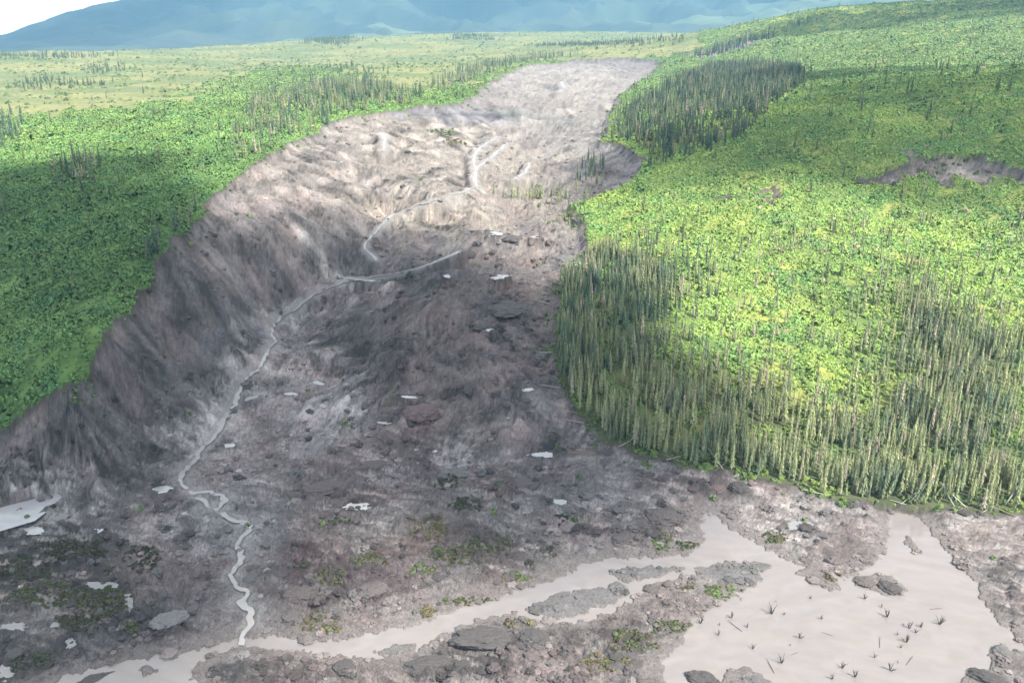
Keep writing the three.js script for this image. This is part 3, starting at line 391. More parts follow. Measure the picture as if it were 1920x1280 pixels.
const m4 = new THREE.Matrix4(), qt = new THREE.Quaternion(), eu = new THREE.Euler(), v3 = new THREE.Vector3(), sc = new THREE.Vector3();
function instances(name, geo, mat, list, label, category) {
  const m = new THREE.InstancedMesh(geo, mat, list.length); m.name = numbered(name); m.castShadow = m.receiveShadow = true;
  list.forEach((b, i) => { eu.set(b.tx ?? 0, b.ry, b.tz ?? 0); qt.setFromEuler(eu); m.setMatrixAt(i, m4.compose(v3.set(b.x, b.y, b.z), qt, sc.set(b.s, b.sy ?? b.s, b.s))); m.setColorAt(i, new THREE.Color().setRGB(...b.c)); });
  scene.add(m); return tag(m, label, category, null, 'stuff');
}
const STANDS = [ // where spruces grow thick: outline, trees per square metre, height, tone (0 olive lit tips, 1 dark blue-green)
  [FOREST, .66, 8.4, .25],
  [polygon([[1100, 470], [1180, 430], [1400, 440], [1700, 400], [2000, 430], [2000, 760], [1500, 760], [1200, 560]]), .035, 6.2, .25],
  [polygon([[1210, 322], [1212, 285], [1145, 262], [1160, 215], [1220, 175], [1330, 125], [1420, 118], [1505, 130], [1508, 160], [1440, 212], [1390, 262], [1310, 292], [1250, 320]]), .075, 9.5, .8],
  [polygon([[1330, 130], [1500, 130], [1508, 160], [1440, 200], [1340, 205]]), .05, 10, 1],
  [polygon([[438, 320], [430, 260], [470, 190], [540, 172], [640, 162], [760, 172], [800, 188], [720, 206], [640, 220], [540, 264], [480, 300]]), .035, 9.5, .6],
  [polygon([[90, 370], [100, 310], [170, 298], [200, 330], [160, 370]]), .03, 10, .9], [polygon([[240, 560], [270, 480], [330, 420], [385, 370], [345, 428], [290, 500]]), .07, 10, .8], [polygon([[-20, 290], [-20, 235], [40, 232], [36, 262]]), .035, 11, 1],
  [polygon([[1060, 330], [1100, 290], [1132, 290], [1130, 335], [1100, 350]]), .04, 9, .7], [polygon([[925, 366], [940, 352], [1000, 348], [1100, 345], [1115, 362], [1070, 376]]), .05, 8, .3], [polygon([[1040, 412], [1060, 380], [1110, 372], [1104, 420]]), .04, 6, .6],
  [polygon([[1280, 112], [1340, 90], [1420, 70], [1510, 36], [1530, 42], [1450, 70], [1400, 84], [1330, 104]]), .02, 13, .9], [polygon([[900, 150], [840, 170], [780, 170], [860, 130], [1000, 105], [1100, 100], [1000, 116]]), .014, 11, .6], [polygon([[700, 190], [600, 200], [580, 160], [660, 158], [760, 182]]), .02, 11, .7],
];
const FAR = [ // dark timber strips and rises on the plain
  polygon([[560, 84], [580, 70], [640, 68], [675, 78], [640, 92]]), polygon([[830, 76], [850, 66], [910, 66], [945, 76]]), polygon([[-100, 112], [-100, 104], [100, 103], [240, 106], [100, 114]]), polygon([[980, 90], [1080, 80], [1300, 72], [1300, 80], [1150, 90]]), polygon([[0, 165], [60, 148], [200, 158], [100, 170]]), polygon([[0, 235], [40, 214], [120, 206], [60, 222]]), polygon([[150, 128], [230, 122], [240, 136], [190, 140]]), polygon([[240, 176], [300, 168], [290, 178]]), polygon([[600, 130], [680, 126], [740, 140], [680, 150]]),
];
const R = rng(77), shrubs = { 1: [[], [], []], 2: [[], [], []], 3: [[], [], []] }, trees = [];
const inFrame = (x, y, z, m = .03) => { const cx = x, cy = (y - EYE) * cP + -z * sP * 1, cz = -z * cP - (y - EYE) * sP; return cz > 1 && Math.abs(cx / cz) < .621 + m && (y - EYE) * cP / cz - z * sP * -1 / cz * -1 < 9; };
for (let i = 0; i < NA - 1; i++) for (let j = 0; j < NR - 1; j++) {
  const k = i * NR + j; if (!REG[k]) continue;
  const r = Math.hypot(GX[k], GZ[k]), cellA = r * (A1 - A0) / (NA - 1) * Math.hypot(GX[k + 1] - GX[k], GZ[k + 1] - GZ[k]), reg = REG[k];
  if (Math.abs(GX[k]) > -GZ[k] * .72 + 40) continue;
  let dens = reg === 1 ? 1.05 : reg === 2 ? 1.15 : .035, size = reg === 1 ? .95 : reg === 2 ? .82 : 1.1;
  if (r > 450) { const f = Math.min(3, r / 450); size *= Math.pow(f, .45); dens /= Math.pow(f, 1.0); }
  if (r > 1800) dens *= .5;
  const x0 = GX[k], z0 = GZ[k], clump = .5 + .5 * n2b(x0 / 16 + 2, z0 / 16), wide = .5 + .5 * n2(x0 / 70 + 30, z0 / 70), far = sstep(500, 1000, r);
  dens *= reg === 3 ? sstep(.4, .8, clump * .4 + wide * .6) : .45 + 1.0 * sstep(.2, .7, clump);
  const under = reg === 2 && r < 460 ? sstep(2, 26, FOREST.dist(x0, z0, 30) + (EDGE[k] > -12 ? 26 : 0)) : 0; dens *= 1 - .72 * under; let want = cellA * dens; if (want > 1.6) want = 1.6;
  let cnt = Math.floor(want) + (R() < want % 1 ? 1 : 0);
  while (cnt-- > 0) {
    const a = R(), b = R(), x = lerp(lerp(GX[k], GX[k + NR], a), lerp(GX[k + 1], GX[k + NR + 1], a), b), z = lerp(lerp(GZ[k], GZ[k + NR], a), lerp(GZ[k + 1], GZ[k + NR + 1], a), b), y = lerp(lerp(GH[k], GH[k + NR], a), lerp(GH[k + 1], GH[k + NR + 1], a), b);
    const tone = (reg === 2 ? 1.1 : 1) + .16 * n2(x / 110 + 9, z / 110) + .07 * n2b(x / 20, z / 20), tallOne = R() < .035 ? 1.7 : 1, kind = n2b(x / 26 + 80, z / 26) > .45 ? 1 : 0, s = size * tallOne * (.35 + 1.25 * R() * R() + .1) * (.7 + .7 * clump), hue = clamp(.5 + .5 * n2b(x / 38 + 11, z / 38) * .7 + n2(x / 12, z / 12) * .25 + (R() - .5) * .2), lime = reg === 2 ? (.42 + .58 * sstep(.2, .9, wide * .45 + hue * .55)) * (1 - sstep(560, 800, r) * .75) : reg === 1 ? sstep(330, 650, r) * .5 * hue + .12 * hue : .35;
    const g = [lerp(.12, .27, lime), lerp(.235, .37, lime), lerp(.075, .09, lime)], q = .82 + .36 * R(), dull = reg === 3 ? .6 : far * .35, shade = tone * (tallOne > 1 ? .72 : 1) * (1 - .45 * under) * (reg === 1 && r < 480 ? .86 : reg === 3 ? .8 : 1), c = [lerp(g[0], .19, dull) * q * shade * (kind ? .8 : 1), lerp(g[1], .215, dull) * q * shade * (kind ? .9 : 1), lerp(g[2], .10, dull) * q * shade];
    if (reg === 2 && R() < .03) { c[0] = .30; c[1] = .29; c[2] = .15; }
    shrubs[reg][Math.floor(R() * 3)].push({ x, y: y - .12 * s, z, s, sy: s * (.55 + .5 * R()), ry: R() * 6.283, c });
  }
}
for (let i = 0; i < 60000; i++) { // torn turf and strays that slid over the rim
  const az = lerp(-.66, .66, R()), r = Math.exp(lerp(Math.log(180), Math.log(900), R())), x = r * Math.sin(az), z = -r * Math.cos(az), fi = Math.round((az - A0) / (A1 - A0) * (NA - 1)), fj = Math.round(Math.pow((Math.log(r) - L0) / (L1 - L0), 1 / PW) * (NR - 1)), k = fi * NR + fj; if (REG[k] || GH[k] < 1.2) continue;
  const e = EDGE[k], w = sstep(.15, .6, n2(x / 14, z / 14)) * (1 - sstep(0, 3 + r * .012, e)) + .004; if (R() > w) continue; const s = (.3 + .5 * R()) * (1 + r / 700), q = .6 + .5 * R(); shrubs[x < 0 || r > 500 ? 1 : 2][i % 3].push({ x, y: ground(x, z).h - .1, z, s, ry: R() * 6, c: [.13 * q, .19 * q, .07 * q] });
}
const bushGeo = [leafCluster(1, 30), leafCluster(2, 34), leafCluster(3, 28)];
const SHL = { 1: 'dense green willow and alder shrubs covering the left hillside', 2: 'yellow-green shrubs and herbs covering the right hillside', 3: 'scattered low scrub on the open plain behind the slide' };
for (const reg of [1, 2, 3]) shrubs[reg].forEach((l, i) => l.length && instances('shrub_cover', bushGeo[i], leafMat, l, SHL[reg], 'shrubs'));

function spruceParts(seed, lean = 0) {                                  // a narrow black spruce one metre tall: ragged tiers of drooping boughs
  const R = rng(seed), pos = [], col = [], T = 22, tri = (a, b, c, t) => { pos.push(...a, ...b, ...c); for (let i = 0; i < 3; i++) col.push(...t); }, bend = (y) => lean * y * y;
  for (let t = 0; t < T; t++) {
    const y = .13 + .86 * t / T + .02 * R(), w = (.100 * Math.pow(1 - (y - .05) * .99, .92) + .004) * (.75 + .5 * R()) * (y < .24 ? .6 : 1), n = t > T - 4 ? 4 : 6, o = R() * 6;
    for (let b = 0; b < n; b++) {
      const a = o + b / n * 6.283 + (R() - .5) * .7, L = w * (.6 + .8 * R()), q = a + .55 + .25 * R(), k = .7 + .6 * R(), c = [k * (.9 + .25 * R()), k, k * (.85 + .3 * R())], x = bend(y);
      const tip = [x + Math.cos(a) * L * 1.15, y - L * (.45 + .5 * R()), Math.sin(a) * L * 1.15], s1 = [x + Math.cos(q) * L * .6, y - L * .12, Math.sin(q) * L * .6], q2 = a - .55 - .25 * R(), s2 = [x + Math.cos(q2) * L * .6, y - L * .12, Math.sin(q2) * L * .6], up = [x, y + .025, 0];
      tri(up, s1, tip, c); tri(up, tip, s2, c);
    }
  }
  const core = new THREE.CylinderGeometry(.004, .03, .86, 5, 3, true).toNonIndexed(), p = core.attributes.position;
  for (let i = 0; i < p.count; i += 3) tri(...[0, 1, 2].map((k) => [p.getX(i + k) + bend(p.getY(i + k) + .55), p.getY(i + k) + .55, p.getZ(i + k)]), [.5, .55, .5]);
  const crown = new THREE.BufferGeometry(); crown.setAttribute('position', new THREE.Float32BufferAttribute(pos, 3)); crown.setAttribute('color', new THREE.Float32BufferAttribute(col, 3)); crown.computeVertexNormals();
  const trunk = new THREE.CylinderGeometry(.003, .0095, .98, 5, 4); trunk.translate(0, .47, 0); { const q = trunk.attributes.position; for (let i = 0; i < q.count; i++) q.setX(i, q.getX(i) + bend(Math.max(0, q.getY(i)))); } trunk.computeVertexNormals();
  const both = (() => { const t = trunk.index ? trunk.toNonIndexed() : trunk.clone(); t.deleteAttribute('uv'); t.setAttribute('color', new THREE.Float32BufferAttribute(new Float32Array(t.attributes.position.count * 3).map((_, i) => [1.9, 1.3, 1.8][i % 3]), 3)); return mergeGeometries([crown, t]); })();
  return { crown, trunk, both };
}
const spruces = [1, 2, 3, 4].map((s) => spruceParts(s * 13, (s - 2.5) * .012));
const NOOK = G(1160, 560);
STANDS.forEach(([pg, dens, hgt, tone], si) => {
  const [x0, x1, z0, z1] = pg.box, n = Math.round((x1 - x0) * (z1 - z0) * dens);
  for (let i = 0; i < n; i++) {
    const x = x0 + R() * (x1 - x0), z = z0 + R() * (z1 - z0), thick = .5 + .5 * n2(x / 18 + si, z / 18), d = pg.dist(x, z) + (R() - .5) * 4; if (d < 0) continue;
    const edge = sstep(0, 10, d); if (si === 0) { const gg = ground(x, z); if (gg.edge < -14 && R() > .06 + .94 * sstep(0, 52, d)) continue; } if (R() > .35 + .65 * sstep(.12, .55, thick) * (.6 + .4 * edge)) continue;
    if (Math.abs(x) > -z * .72 + 25) continue;
    const g = ground(x, z); if (si === 0 && (!g.reg || g.edge > -.4)) continue;
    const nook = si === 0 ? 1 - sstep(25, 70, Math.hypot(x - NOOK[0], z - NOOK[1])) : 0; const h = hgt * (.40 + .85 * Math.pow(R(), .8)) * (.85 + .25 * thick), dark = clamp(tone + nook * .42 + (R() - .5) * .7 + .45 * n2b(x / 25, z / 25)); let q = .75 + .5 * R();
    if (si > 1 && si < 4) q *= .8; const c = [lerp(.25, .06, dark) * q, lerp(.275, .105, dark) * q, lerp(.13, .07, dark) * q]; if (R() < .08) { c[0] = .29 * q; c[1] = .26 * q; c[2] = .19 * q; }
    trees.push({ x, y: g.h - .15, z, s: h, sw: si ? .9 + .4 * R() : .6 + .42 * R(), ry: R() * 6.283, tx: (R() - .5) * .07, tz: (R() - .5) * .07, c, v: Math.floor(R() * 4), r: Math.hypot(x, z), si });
  }
});
for (const pg of FAR) { const [x0, x1, z0, z1] = pg.box, n = Math.min(6000, Math.round((x1 - x0) * (z1 - z0) * .0045)); for (let i = 0; i < n; i++) { const x = x0 + R() * (x1 - x0), z = z0 + R() * (z1 - z0), th = .5 + .5 * n2(x / 60, z / 60); if (pg.dist(x, z) + th * 60 - 40 < 0) continue; const g = ground(x, z), q = .7 + .5 * R(); trees.push({ x, y: g.h - .2, z, s: 7 + 5 * R(), sw: 1.9, ry: R() * 6, c: [.12 * q, .165 * q, .095 * q], v: Math.floor(R() * 4), r: 5000, si: 99 }); } }
{ // lone spruces between the stands
  for (let i = 0; i < 60000; i++) { const az = lerp(-.6, .62, R()), r = Math.exp(lerp(Math.log(260), Math.log(1900), Math.sqrt(R()))), x = r * Math.sin(az), z = -r * Math.cos(az), g = ground(x, z); if (!g.reg || R() > (g.reg === 3 ? .001 : .02) * sstep(.35, .8, .5 + .5 * n2(x / 60 + 4, z / 60)) * 3) continue; const q = .7 + .5 * R(); trees.push({ x, y: g.h - .2, z, s: 4 + 8 * R(), sw: 1.1, ry: R() * 6, c: [.12 * q, .16 * q, .07 * q], v: Math.floor(R() * 4), r: r + 2000, si: 98 }); }
}
trees.sort((a, b) => a.r - b.r);
// the three hundred largest are trees of their own, the rest is forest
const frontLine = (t) => { const px = 960 + FOCAL * t.x / (-t.z * cP + (EYE - t.y) * sP); return px > -20 && px < 1960; };
const near = trees.filter((t) => t.si === 0 && frontLine(t)).slice(0, 300), nearSet = new Set(near), KIND = ['needle'];
const crownMats = new Map();
function crownMat(c) { const k = c.map((v) => Math.round(v * 50)).join(); if (!crownMats.has(k)) crownMats.set(k, new THREE.MeshStandardMaterial({ vertexColors: true, color: new THREE.Color().setRGB(...c), roughness: .95, side: THREE.DoubleSide, name: 'needles' })); return crownMats.get(k); }
const protos = spruces.map((s) => { const g = new THREE.Group(); addMesh('trunk', s.trunk, barkMat, g); addMesh('crown', s.crown, needleMat, g); return g; });
near.forEach((t) => {
  const o = protos[t.v].clone(); o.name = numbered('spruce_tree'); o.position.set(t.x, t.y, t.z); o.scale.set(t.s * t.sw, t.s, t.s * t.sw);
  const px = 960 + FOCAL * t.x / (-t.z * cP + (EYE - t.y) * sP), edge = ground(t.x, t.z).edge > -7, lean = edge && px > 1650 && R() < .6;
  eu.set(t.tx, t.ry, lean ? 0 : t.tz); o.quaternion.setFromEuler(eu); if (lean) { qt.setFromAxisAngle(v3.set(0, 0, -1), .12 + .5 * R()); o.quaternion.premultiply(qt); }
  o.children[1].material = crownMat(t.c); scene.add(o);
  const big = t.s > 8.6 ? 'tall' : t.s > 6.6 ? 'middling' : 'short', tone = t.c[0] > t.c[1] ? 'brownish dying' : t.c[1] < .19 ? 'dark green' : t.c[1] > .27 ? 'pale olive' : 'olive green';
  const spot = px < 1150 ? 'on the forest corner swept by debris' : px < 1330 ? 'above the brown mud bank' : px < 1550 ? 'above the dark tussocks' : px < 1720 ? 'above the grey silt by the inlet' : 'over the muddy shore of the flooded flat';
  const row = lean ? 'tipped to the right' : edge ? 'in the front row' : 'behind the front row';
  tag(o, `${big} ${tone} spruce ${row} ${spot}`, 'spruce tree', `spruces ${row} ${spot}`);
});
for (const [name, test, label] of [['spruce_forest', (t) => t.si === 0, 'dense stand of narrow olive-green spruces right of the slide'], ['hillside_spruces', (t) => t.si > 0 && t.si < 90, 'darker spruce stands on the slopes around the slide'], ['plain_spruces', (t) => t.si >= 90, 'scattered dark spruces on the plain and hills']])
  for (let v = 0; v < 4; v++) { const l = trees.filter((t) => t.v === v && test(t) && !nearSet.has(t)).map((t) => ({ ...t, sy: t.s, s: t.s * t.sw })); if (l.length) instances(name, spruces[v].both, needleMat, l, label, 'forest'); }

// ---------------------------------------------------------------- lumps, clods and rubble of the debris
function lumpGeo(seed, det, rough = .35) { const g = new THREE.IcosahedronGeometry(1, det), p = g.attributes.position; for (let i = 0; i < p.count; i++) { const v = new THREE.Vector3().fromBufferAttribute(p, i), m = 1 + rough * n3(v.x * 1.3 + seed, v.y * 1.3, v.z * 1.3) + rough * .55 * n3(v.x * 3.1, v.y * 3.1 + seed, v.z * 3.1) + (det > 4 ? .045 * n3(v.x * 8 + seed, v.y * 8, v.z * 8) : 0); p.setXYZ(i, v.x * m, Math.max(v.y, -.5) * m, v.z * m); } g.computeVertexNormals(); return g; }
const grit = grain.clone(); grit.repeat.set(2, 2); grit.needsUpdate = true;
const clodMats = [[.072, .064, .063], [.11, .092, .088], [.13, .124, .122], [.135, .095, .092], [.18, .17, .165]].map((c) => new THREE.MeshStandardMaterial({ color: new THREE.Color().setRGB(...c.map((v) => v * 1.3)), map: grit, bumpMap: grit, bumpScale: .08, roughness: .9, name: 'peaty_soil' }));
for (const [px, py, a, b, hgt, m, label] of [
  [808, 1242, 56, 20, 1.3, 0, 'big dark mud mound on the near bank below the river bend'], [905, 1200, 66, 24, 1.2, 0, 'broad dark grey mound right of the big one below the river bend'], [645, 1246, 26, 16, 1.0, 0, 'small dark wedge of mud on the purple-brown near bank'], [170, 1268, 56, 14, 1.0, 0, 'dark flat mound beside the river at the lower left'], [790, 772, 36, 24, 2.2, 3, 'reddish-brown mound at the foot of the debris lobe'],
  [950, 570, 38, 22, 1.8, 0, 'dark broken hummock in the middle of the brown debris lobe'], [905, 600, 20, 12, 1.1, 0, 'small dark hummock left of the broken one on the lobe'], [1668, 1104, 26, 13, 1.3, 0, 'rounded dark clod at the tip of the mud bar in the flooded flat'], [1622, 1092, 22, 12, .9, 1, 'brown lump in the middle of the mud bar in the flooded flat'], [1316, 1268, 38, 18, 1.4, 0, 'dark pointed mound standing in water at the bottom edge'], [1425, 1282, 40, 14, 1.2, 2, 'long grey mound in water right of the pointed dark one'],
  [1880, 1222, 20, 13, 1.0, 2, 'small grey islet near the lower right shore'], [1855, 1274, 44, 16, 1.2, 0, 'dark islet at the bottom right corner'], [1386, 914, 22, 16, 1.9, 0, 'tall dark tussock below the front of the spruce forest'], [1344, 914, 18, 12, 1.1, 3, 'low brown tussock left of the tall one below the forest'], [1245, 968, 38, 20, 1.5, 1, 'dark brown hummock above the head of the inlet'], [1168, 1004, 26, 16, 1.2, 1, 'brown hummock left of the green bush above the river'], [852, 885, 40, 16, 1.3, 2, 'grey hummock in the fan of pale debris'], [985, 905, 32, 14, 1.3, 1, 'brown hummock below the red-brown pool'],
  [360, 1136, 20, 11, .9, 2, 'small round grey mound left of the creek'], [318, 1166, 40, 18, .8, 4, 'wide grey mound between the shrubs and the creek'], [880, 718, 12, 16, 1.2, 0, 'dark hollow-sided lump low on the debris lobe'], [610, 915, 50, 14, 1.2, 1, 'long dark ridge of soil on the pale fan'], [700, 870, 34, 12, 1.0, 1, 'brown ridge of soil in the upper fan'], [560, 1112, 34, 18, 1.2, 1, 'purple-brown mound right of the creek'], [700, 1105, 36, 20, 1.3, 1, 'purple-brown mound above the river bend'], [470, 1085, 16, 10, .8, 2, 'grey lump at the bend of the creek'], [1000, 1195, 34, 18, 1.2, 0, 'dark mound on the near bank below the sandbar'], [960, 440, 24, 9, 1.4, 0, 'dark crest lump at the top of the debris lobe'], [880, 452, 22, 8, 1.3, 0, 'dark point on the upper rim of the lobe'], [1066, 470, 26, 14, 1.4, 2, 'grey mound near the upper forest corner'],
]) {
  const c = G(px, py), e = G(px + a, py), f = G(px, py - b), g = G(px, py + b), w = Math.hypot(e[0] - c[0], e[1] - c[1]), d = Math.hypot(f[0] - g[0], f[1] - g[1]) / 2, gr = ground(c[0], c[1]).h;
  const o = tag(addMesh('earth_mound', lumpGeo(px * .37, 9, .15), clodMats[m]), label, 'earth mound', 'mounds of mud and peat on the debris'); o.position.set(c[0], Math.max(gr, py > 1060 && px > 1250 ? .5 : gr) - hgt * .12, c[1]); o.scale.set(w * .85, hgt * .9, d * .8); o.rotation.y = -Math.atan2(c[0], -c[1]);
}
const clodGeo = [3, 8, 14, 21].map((q) => lumpGeo(q, 3, .5));
{ // single clods big enough to pick out, then the rubble between them
  const RR = rng(501), zones = [[[90, 900], [330, 1180], 'dark clod on the grey debris left of the creek'], [[480, 960], [900, 1150], 'dark clod on the purple-brown debris above the river'], [[900, 880], [1300, 1030], 'dark clod on the pale debris above the inlet'], [[480, 1215], [1230, 1275], 'dark clod on the near bank of the river'], [[420, 720], [800, 900], 'dark clod on the pale fan beside the creek'], [[860, 430], [1080, 760], 'dark clod on the brown debris lobe']];
  for (const [a, b, label] of zones) for (let i = 0; i < 26; i++) {
    const p = G(lerp(a[0], b[0], RR()), lerp(a[1], b[1], RR())), g = ground(p[0], p[1]), r = Math.hypot(p[0], p[1]), s = (.0032 + .0042 * RR() * RR()) * r; if (g.reg || g.h < 1) continue;
    const mm = Math.floor(RR() * 3), o = tag(addMesh('soil_clod', clodGeo[i % 4], clodMats[mm]), label.replace('dark clod', (s > .0052 * r ? 'large ' : 'small ') + ['blackish', 'brown', 'grey'][mm] + ' clod'), 'clod', label.replace('dark clod', 'clods')); o.position.set(p[0], g.h + s * .1, p[1]); o.scale.set(s * (.9 + .7 * RR()), s * (.6 + .5 * RR()), s); o.rotation.y = RR() * 6;
  }
  const list = [], white = new THREE.MeshStandardMaterial({ roughness: .9, name: 'rubble' });
  for (let i = 0; i < 60000; i++) {
    const az = lerp(-.68, .68, RR()), r = Math.exp(lerp(Math.log(122), Math.log(620), RR())), x = r * Math.sin(az), z = -r * Math.cos(az), fi = Math.round((az - A0) / (A1 - A0) * (NA - 1)), fj = Math.round(Math.pow((Math.log(r) - L0) / (L1 - L0), 1 / PW) * (NR - 1)), k = fi * NR + fj;
    if (REG[k] || GH[k] < .75) continue; const cl = .5 + .5 * n2(x / 9, z / 9) * .6 + .2 * n2b(x / 30, z / 30); if (RR() > sstep(.45, .85, cl) + .05) continue;
    const s = (.12 + .75 * Math.pow(RR(), 6)) * (.6 + r / 500), q = (RR() < .08 ? 1.15 : .6 + .5 * RR()); list.push({ x, y: ground(x, z).h + s * .1, z, s, sy: s * (.6 + .5 * RR()), ry: RR() * 6, c: [GC[k * 3] * q, GC[k * 3 + 1] * q * .97, GC[k * 3 + 2] * q * .97] });
  }
  for (let i = 0; i < 26000; i++) {
    const az = lerp(-.68, .68, RR()), r = Math.exp(lerp(Math.log(122), Math.log(420), RR())), x = r * Math.sin(az), z = -r * Math.cos(az), fi = Math.round((az - A0) / (A1 - A0) * (NA - 1)), fj = Math.round(Math.pow((Math.log(r) - L0) / (L1 - L0), 1 / PW) * (NR - 1)), k = fi * NR + fj;
    if (REG[k] || GH[k] < .8 || SL[k] > .22) continue; const cl = .5 + .4 * n2(x / 12 + 30, z / 7) + .25 * n2b(x / 38, z / 30); if (RR() > sstep(.5, .9, cl) * .8 + .02) continue;
    if (STREAMS.some(([w, t]) => t.dist(x, z, 4) < 2.6)) continue; const s = .3 + .95 * Math.pow(RR(), 3), q = RR() < .85 ? .40 + .42 * RR() : .95; list.push({ x, y: ground(x, z).h - s * .15, z, s: s * (.8 + .6 * RR()), sy: s * (.45 + .35 * RR()), ry: RR() * 6, c: [GC[k * 3] * q, GC[k * 3 + 1] * q, GC[k * 3 + 2] * q] });
  }
  instances('rubble', lumpGeo(5, 2, .5), white, list, 'broken soil crumbs and stones strewn over the landslide', 'rubble');
}
// ---------------------------------------------------------------- shrub mats that rode down or survived on the debris
const matLeaf = [[.055, .064, .034], [.075, .088, .040], [.11, .11, .052], [.10, .14, .052]].map((c) => new THREE.MeshStandardMaterial({ vertexColors: true, color: new THREE.Color().setRGB(...c.map((v) => v * 1.1)), roughness: .9, side: THREE.DoubleSide, name: 'shrub_leaves' }));
const sprig = [leafCluster(31, 22), leafCluster(32, 24), leafCluster(33, 20)];
for (const [px, py, a, b, m, label] of [
  [36, 1062, 56, 24, 0, 'dark shrub mat at the left frame edge below the pale pond'], [130, 1030, 66, 18, 0, 'long dark shrub strip below the small pools at left'], [92, 1112, 84, 24, 1, 'large green shrub mat in the dark thicket at lower left'], [192, 1128, 54, 30, 1, 'green shrub mat at the right end of the left thicket'], [150, 1166, 46, 18, 0, 'shrub mat below the left thicket'], [268, 1046, 32, 24, 0, 'round dark bush alone on grey debris left of the creek'], [245, 1182, 18, 12, 1, 'small bush between the thicket and the wide grey mound'], [60, 1238, 46, 18, 0, 'dull shrub patch in the lower left corner'],
  [616, 1078, 28, 18, 1, 'upright green bush right of the creek'], [562, 1060, 18, 12, 0, 'small dark bush beside the upright green one'], [600, 1166, 40, 18, 2, 'olive shrub patch just above the river'], [692, 1048, 34, 15, 1, 'shrub patch in the middle of the purple-brown debris'], [640, 976, 32, 10, 0, 'low dark shrubs under the long pale pool'], [806, 988, 34, 20, 2, 'olive bushes at the top of the central shrub belt'], [850, 1040, 56, 18, 1, 'largest shrub mat of the central belt'], [790, 1068, 26, 14, 3, 'bright green tuft at the left end of the central belt'], [925, 1020, 46, 14, 1, 'shrub strip trailing right from the central belt'], [872, 945, 30, 14, 0, 'dark shrubs on hummocks above the central belt'], [838, 902, 22, 12, 0, 'dark shrubs high in the pale fan'],
  [966, 1078, 28, 10, 3, 'bright green shrub on the far bank of the river'], [1244, 1012, 18, 16, 3, 'bright green bush above the inlet'], [1292, 1019, 20, 7, 1, 'low green shrub at the water edge by the inlet'], [802, 1140, 16, 13, 2, 'yellowish bush at the start of the river bend'], [885, 1122, 56, 6, 1, 'thin shrub line along the far bank of the bend'], [970, 1166, 26, 11, 2, 'olive tuft on the near bank below the sandbar'], [1186, 1200, 50, 20, 1, 'wide green shrub mat on the near bank'], [1130, 1240, 46, 18, 2, 'olive shrub mat at the bottom centre right'], [1262, 1172, 46, 12, 1, 'green shrub spit pointing into the flooded flat'], [1360, 1108, 38, 11, 3, 'bright green shrubs on the grey bar by the flat'], [1292, 1098, 18, 6, 2, 'small yellow-green tuft left of the grey bar'], [1452, 1006, 26, 14, 1, 'green shrubs on the far shore of the flat'], [1566, 1084, 22, 8, 1, 'thin shrubs on the mud spit in the flat'], [1052, 966, 14, 9, 0, 'small dark bush in the pale debris'], [1032, 1036, 11, 10, 0, 'dark bush near the far bank'], [992, 1056, 10, 6, 0, 'tiny dark bush left of the far-bank one'], [1458, 1126, 9, 6, 2, 'tiny green tuft standing in the flooded flat'],
  [828, 241, 24, 8, 3, 'lone green bushes in the sunlit bowl of the slide'], [860, 262, 26, 6, 2, 'thin yellowish tufts below the bowl bushes'], [1072, 402, 26, 16, 3, 'green bushes where forest and slide meet'],
]) {
  const c = G(px, py), e = G(px + a, py), f = G(px, py - b), g = G(px, py + b), u = [e[0] - c[0], e[1] - c[1]], v = [(f[0] - g[0]) / 2, (f[1] - g[1]) / 2], RR = rng(px * 7 + py), parts = [], r = Math.hypot(c[0], c[1]), area = Math.PI * Math.hypot(...u) * Math.hypot(...v), n = clamp(Math.round(area * (r > 400 ? .14 : 3.4)), 10, 420);
  for (let i = 0; i < n; i++) {
    const t = RR() * 6.283, q = Math.sqrt(RR()) * (1 + .3 * n2(Math.cos(t) * 2 + px, Math.sin(t) * 2)), x = c[0] + (u[0] * Math.cos(t) + v[0] * Math.sin(t)) * q, z = c[1] + (u[1] * Math.cos(t) + v[1] * Math.sin(t)) * q; if (RR() > .25 + .75 * sstep(.3, .6, .5 + .5 * n2b(x / 3.5, z / 3.5))) continue;
    const s = (.22 + .5 * RR() * RR() * RR() + .1) * (r > 400 ? 2.6 : 1); eu.set(0, RR() * 6, 0); qt.setFromEuler(eu); const k = sprig[i % 3].clone().applyMatrix4(m4.compose(v3.set(x - c[0], ground(x, z).h - .1 * s, z - c[1]), qt, sc.set(s, s * (.7 + .5 * RR()), s))), cc = k.attributes.color, w = .6 + .7 * RR(), br = RR() < .22; for (let y = 0; y < cc.count; y++) cc.setXYZ(y, cc.getX(y) * w * (br ? 1.25 : 1), cc.getY(y) * w * (br ? .85 : 1), cc.getZ(y) * w); parts.push(k);
  }
  if (!parts.length) continue; const o = tag(addMesh('shrub_patch', mergeGeometries(parts), matLeaf[m]), label, 'shrubs', 'shrub patches left on the debris'); o.position.set(c[0], 0, c[1]);
}
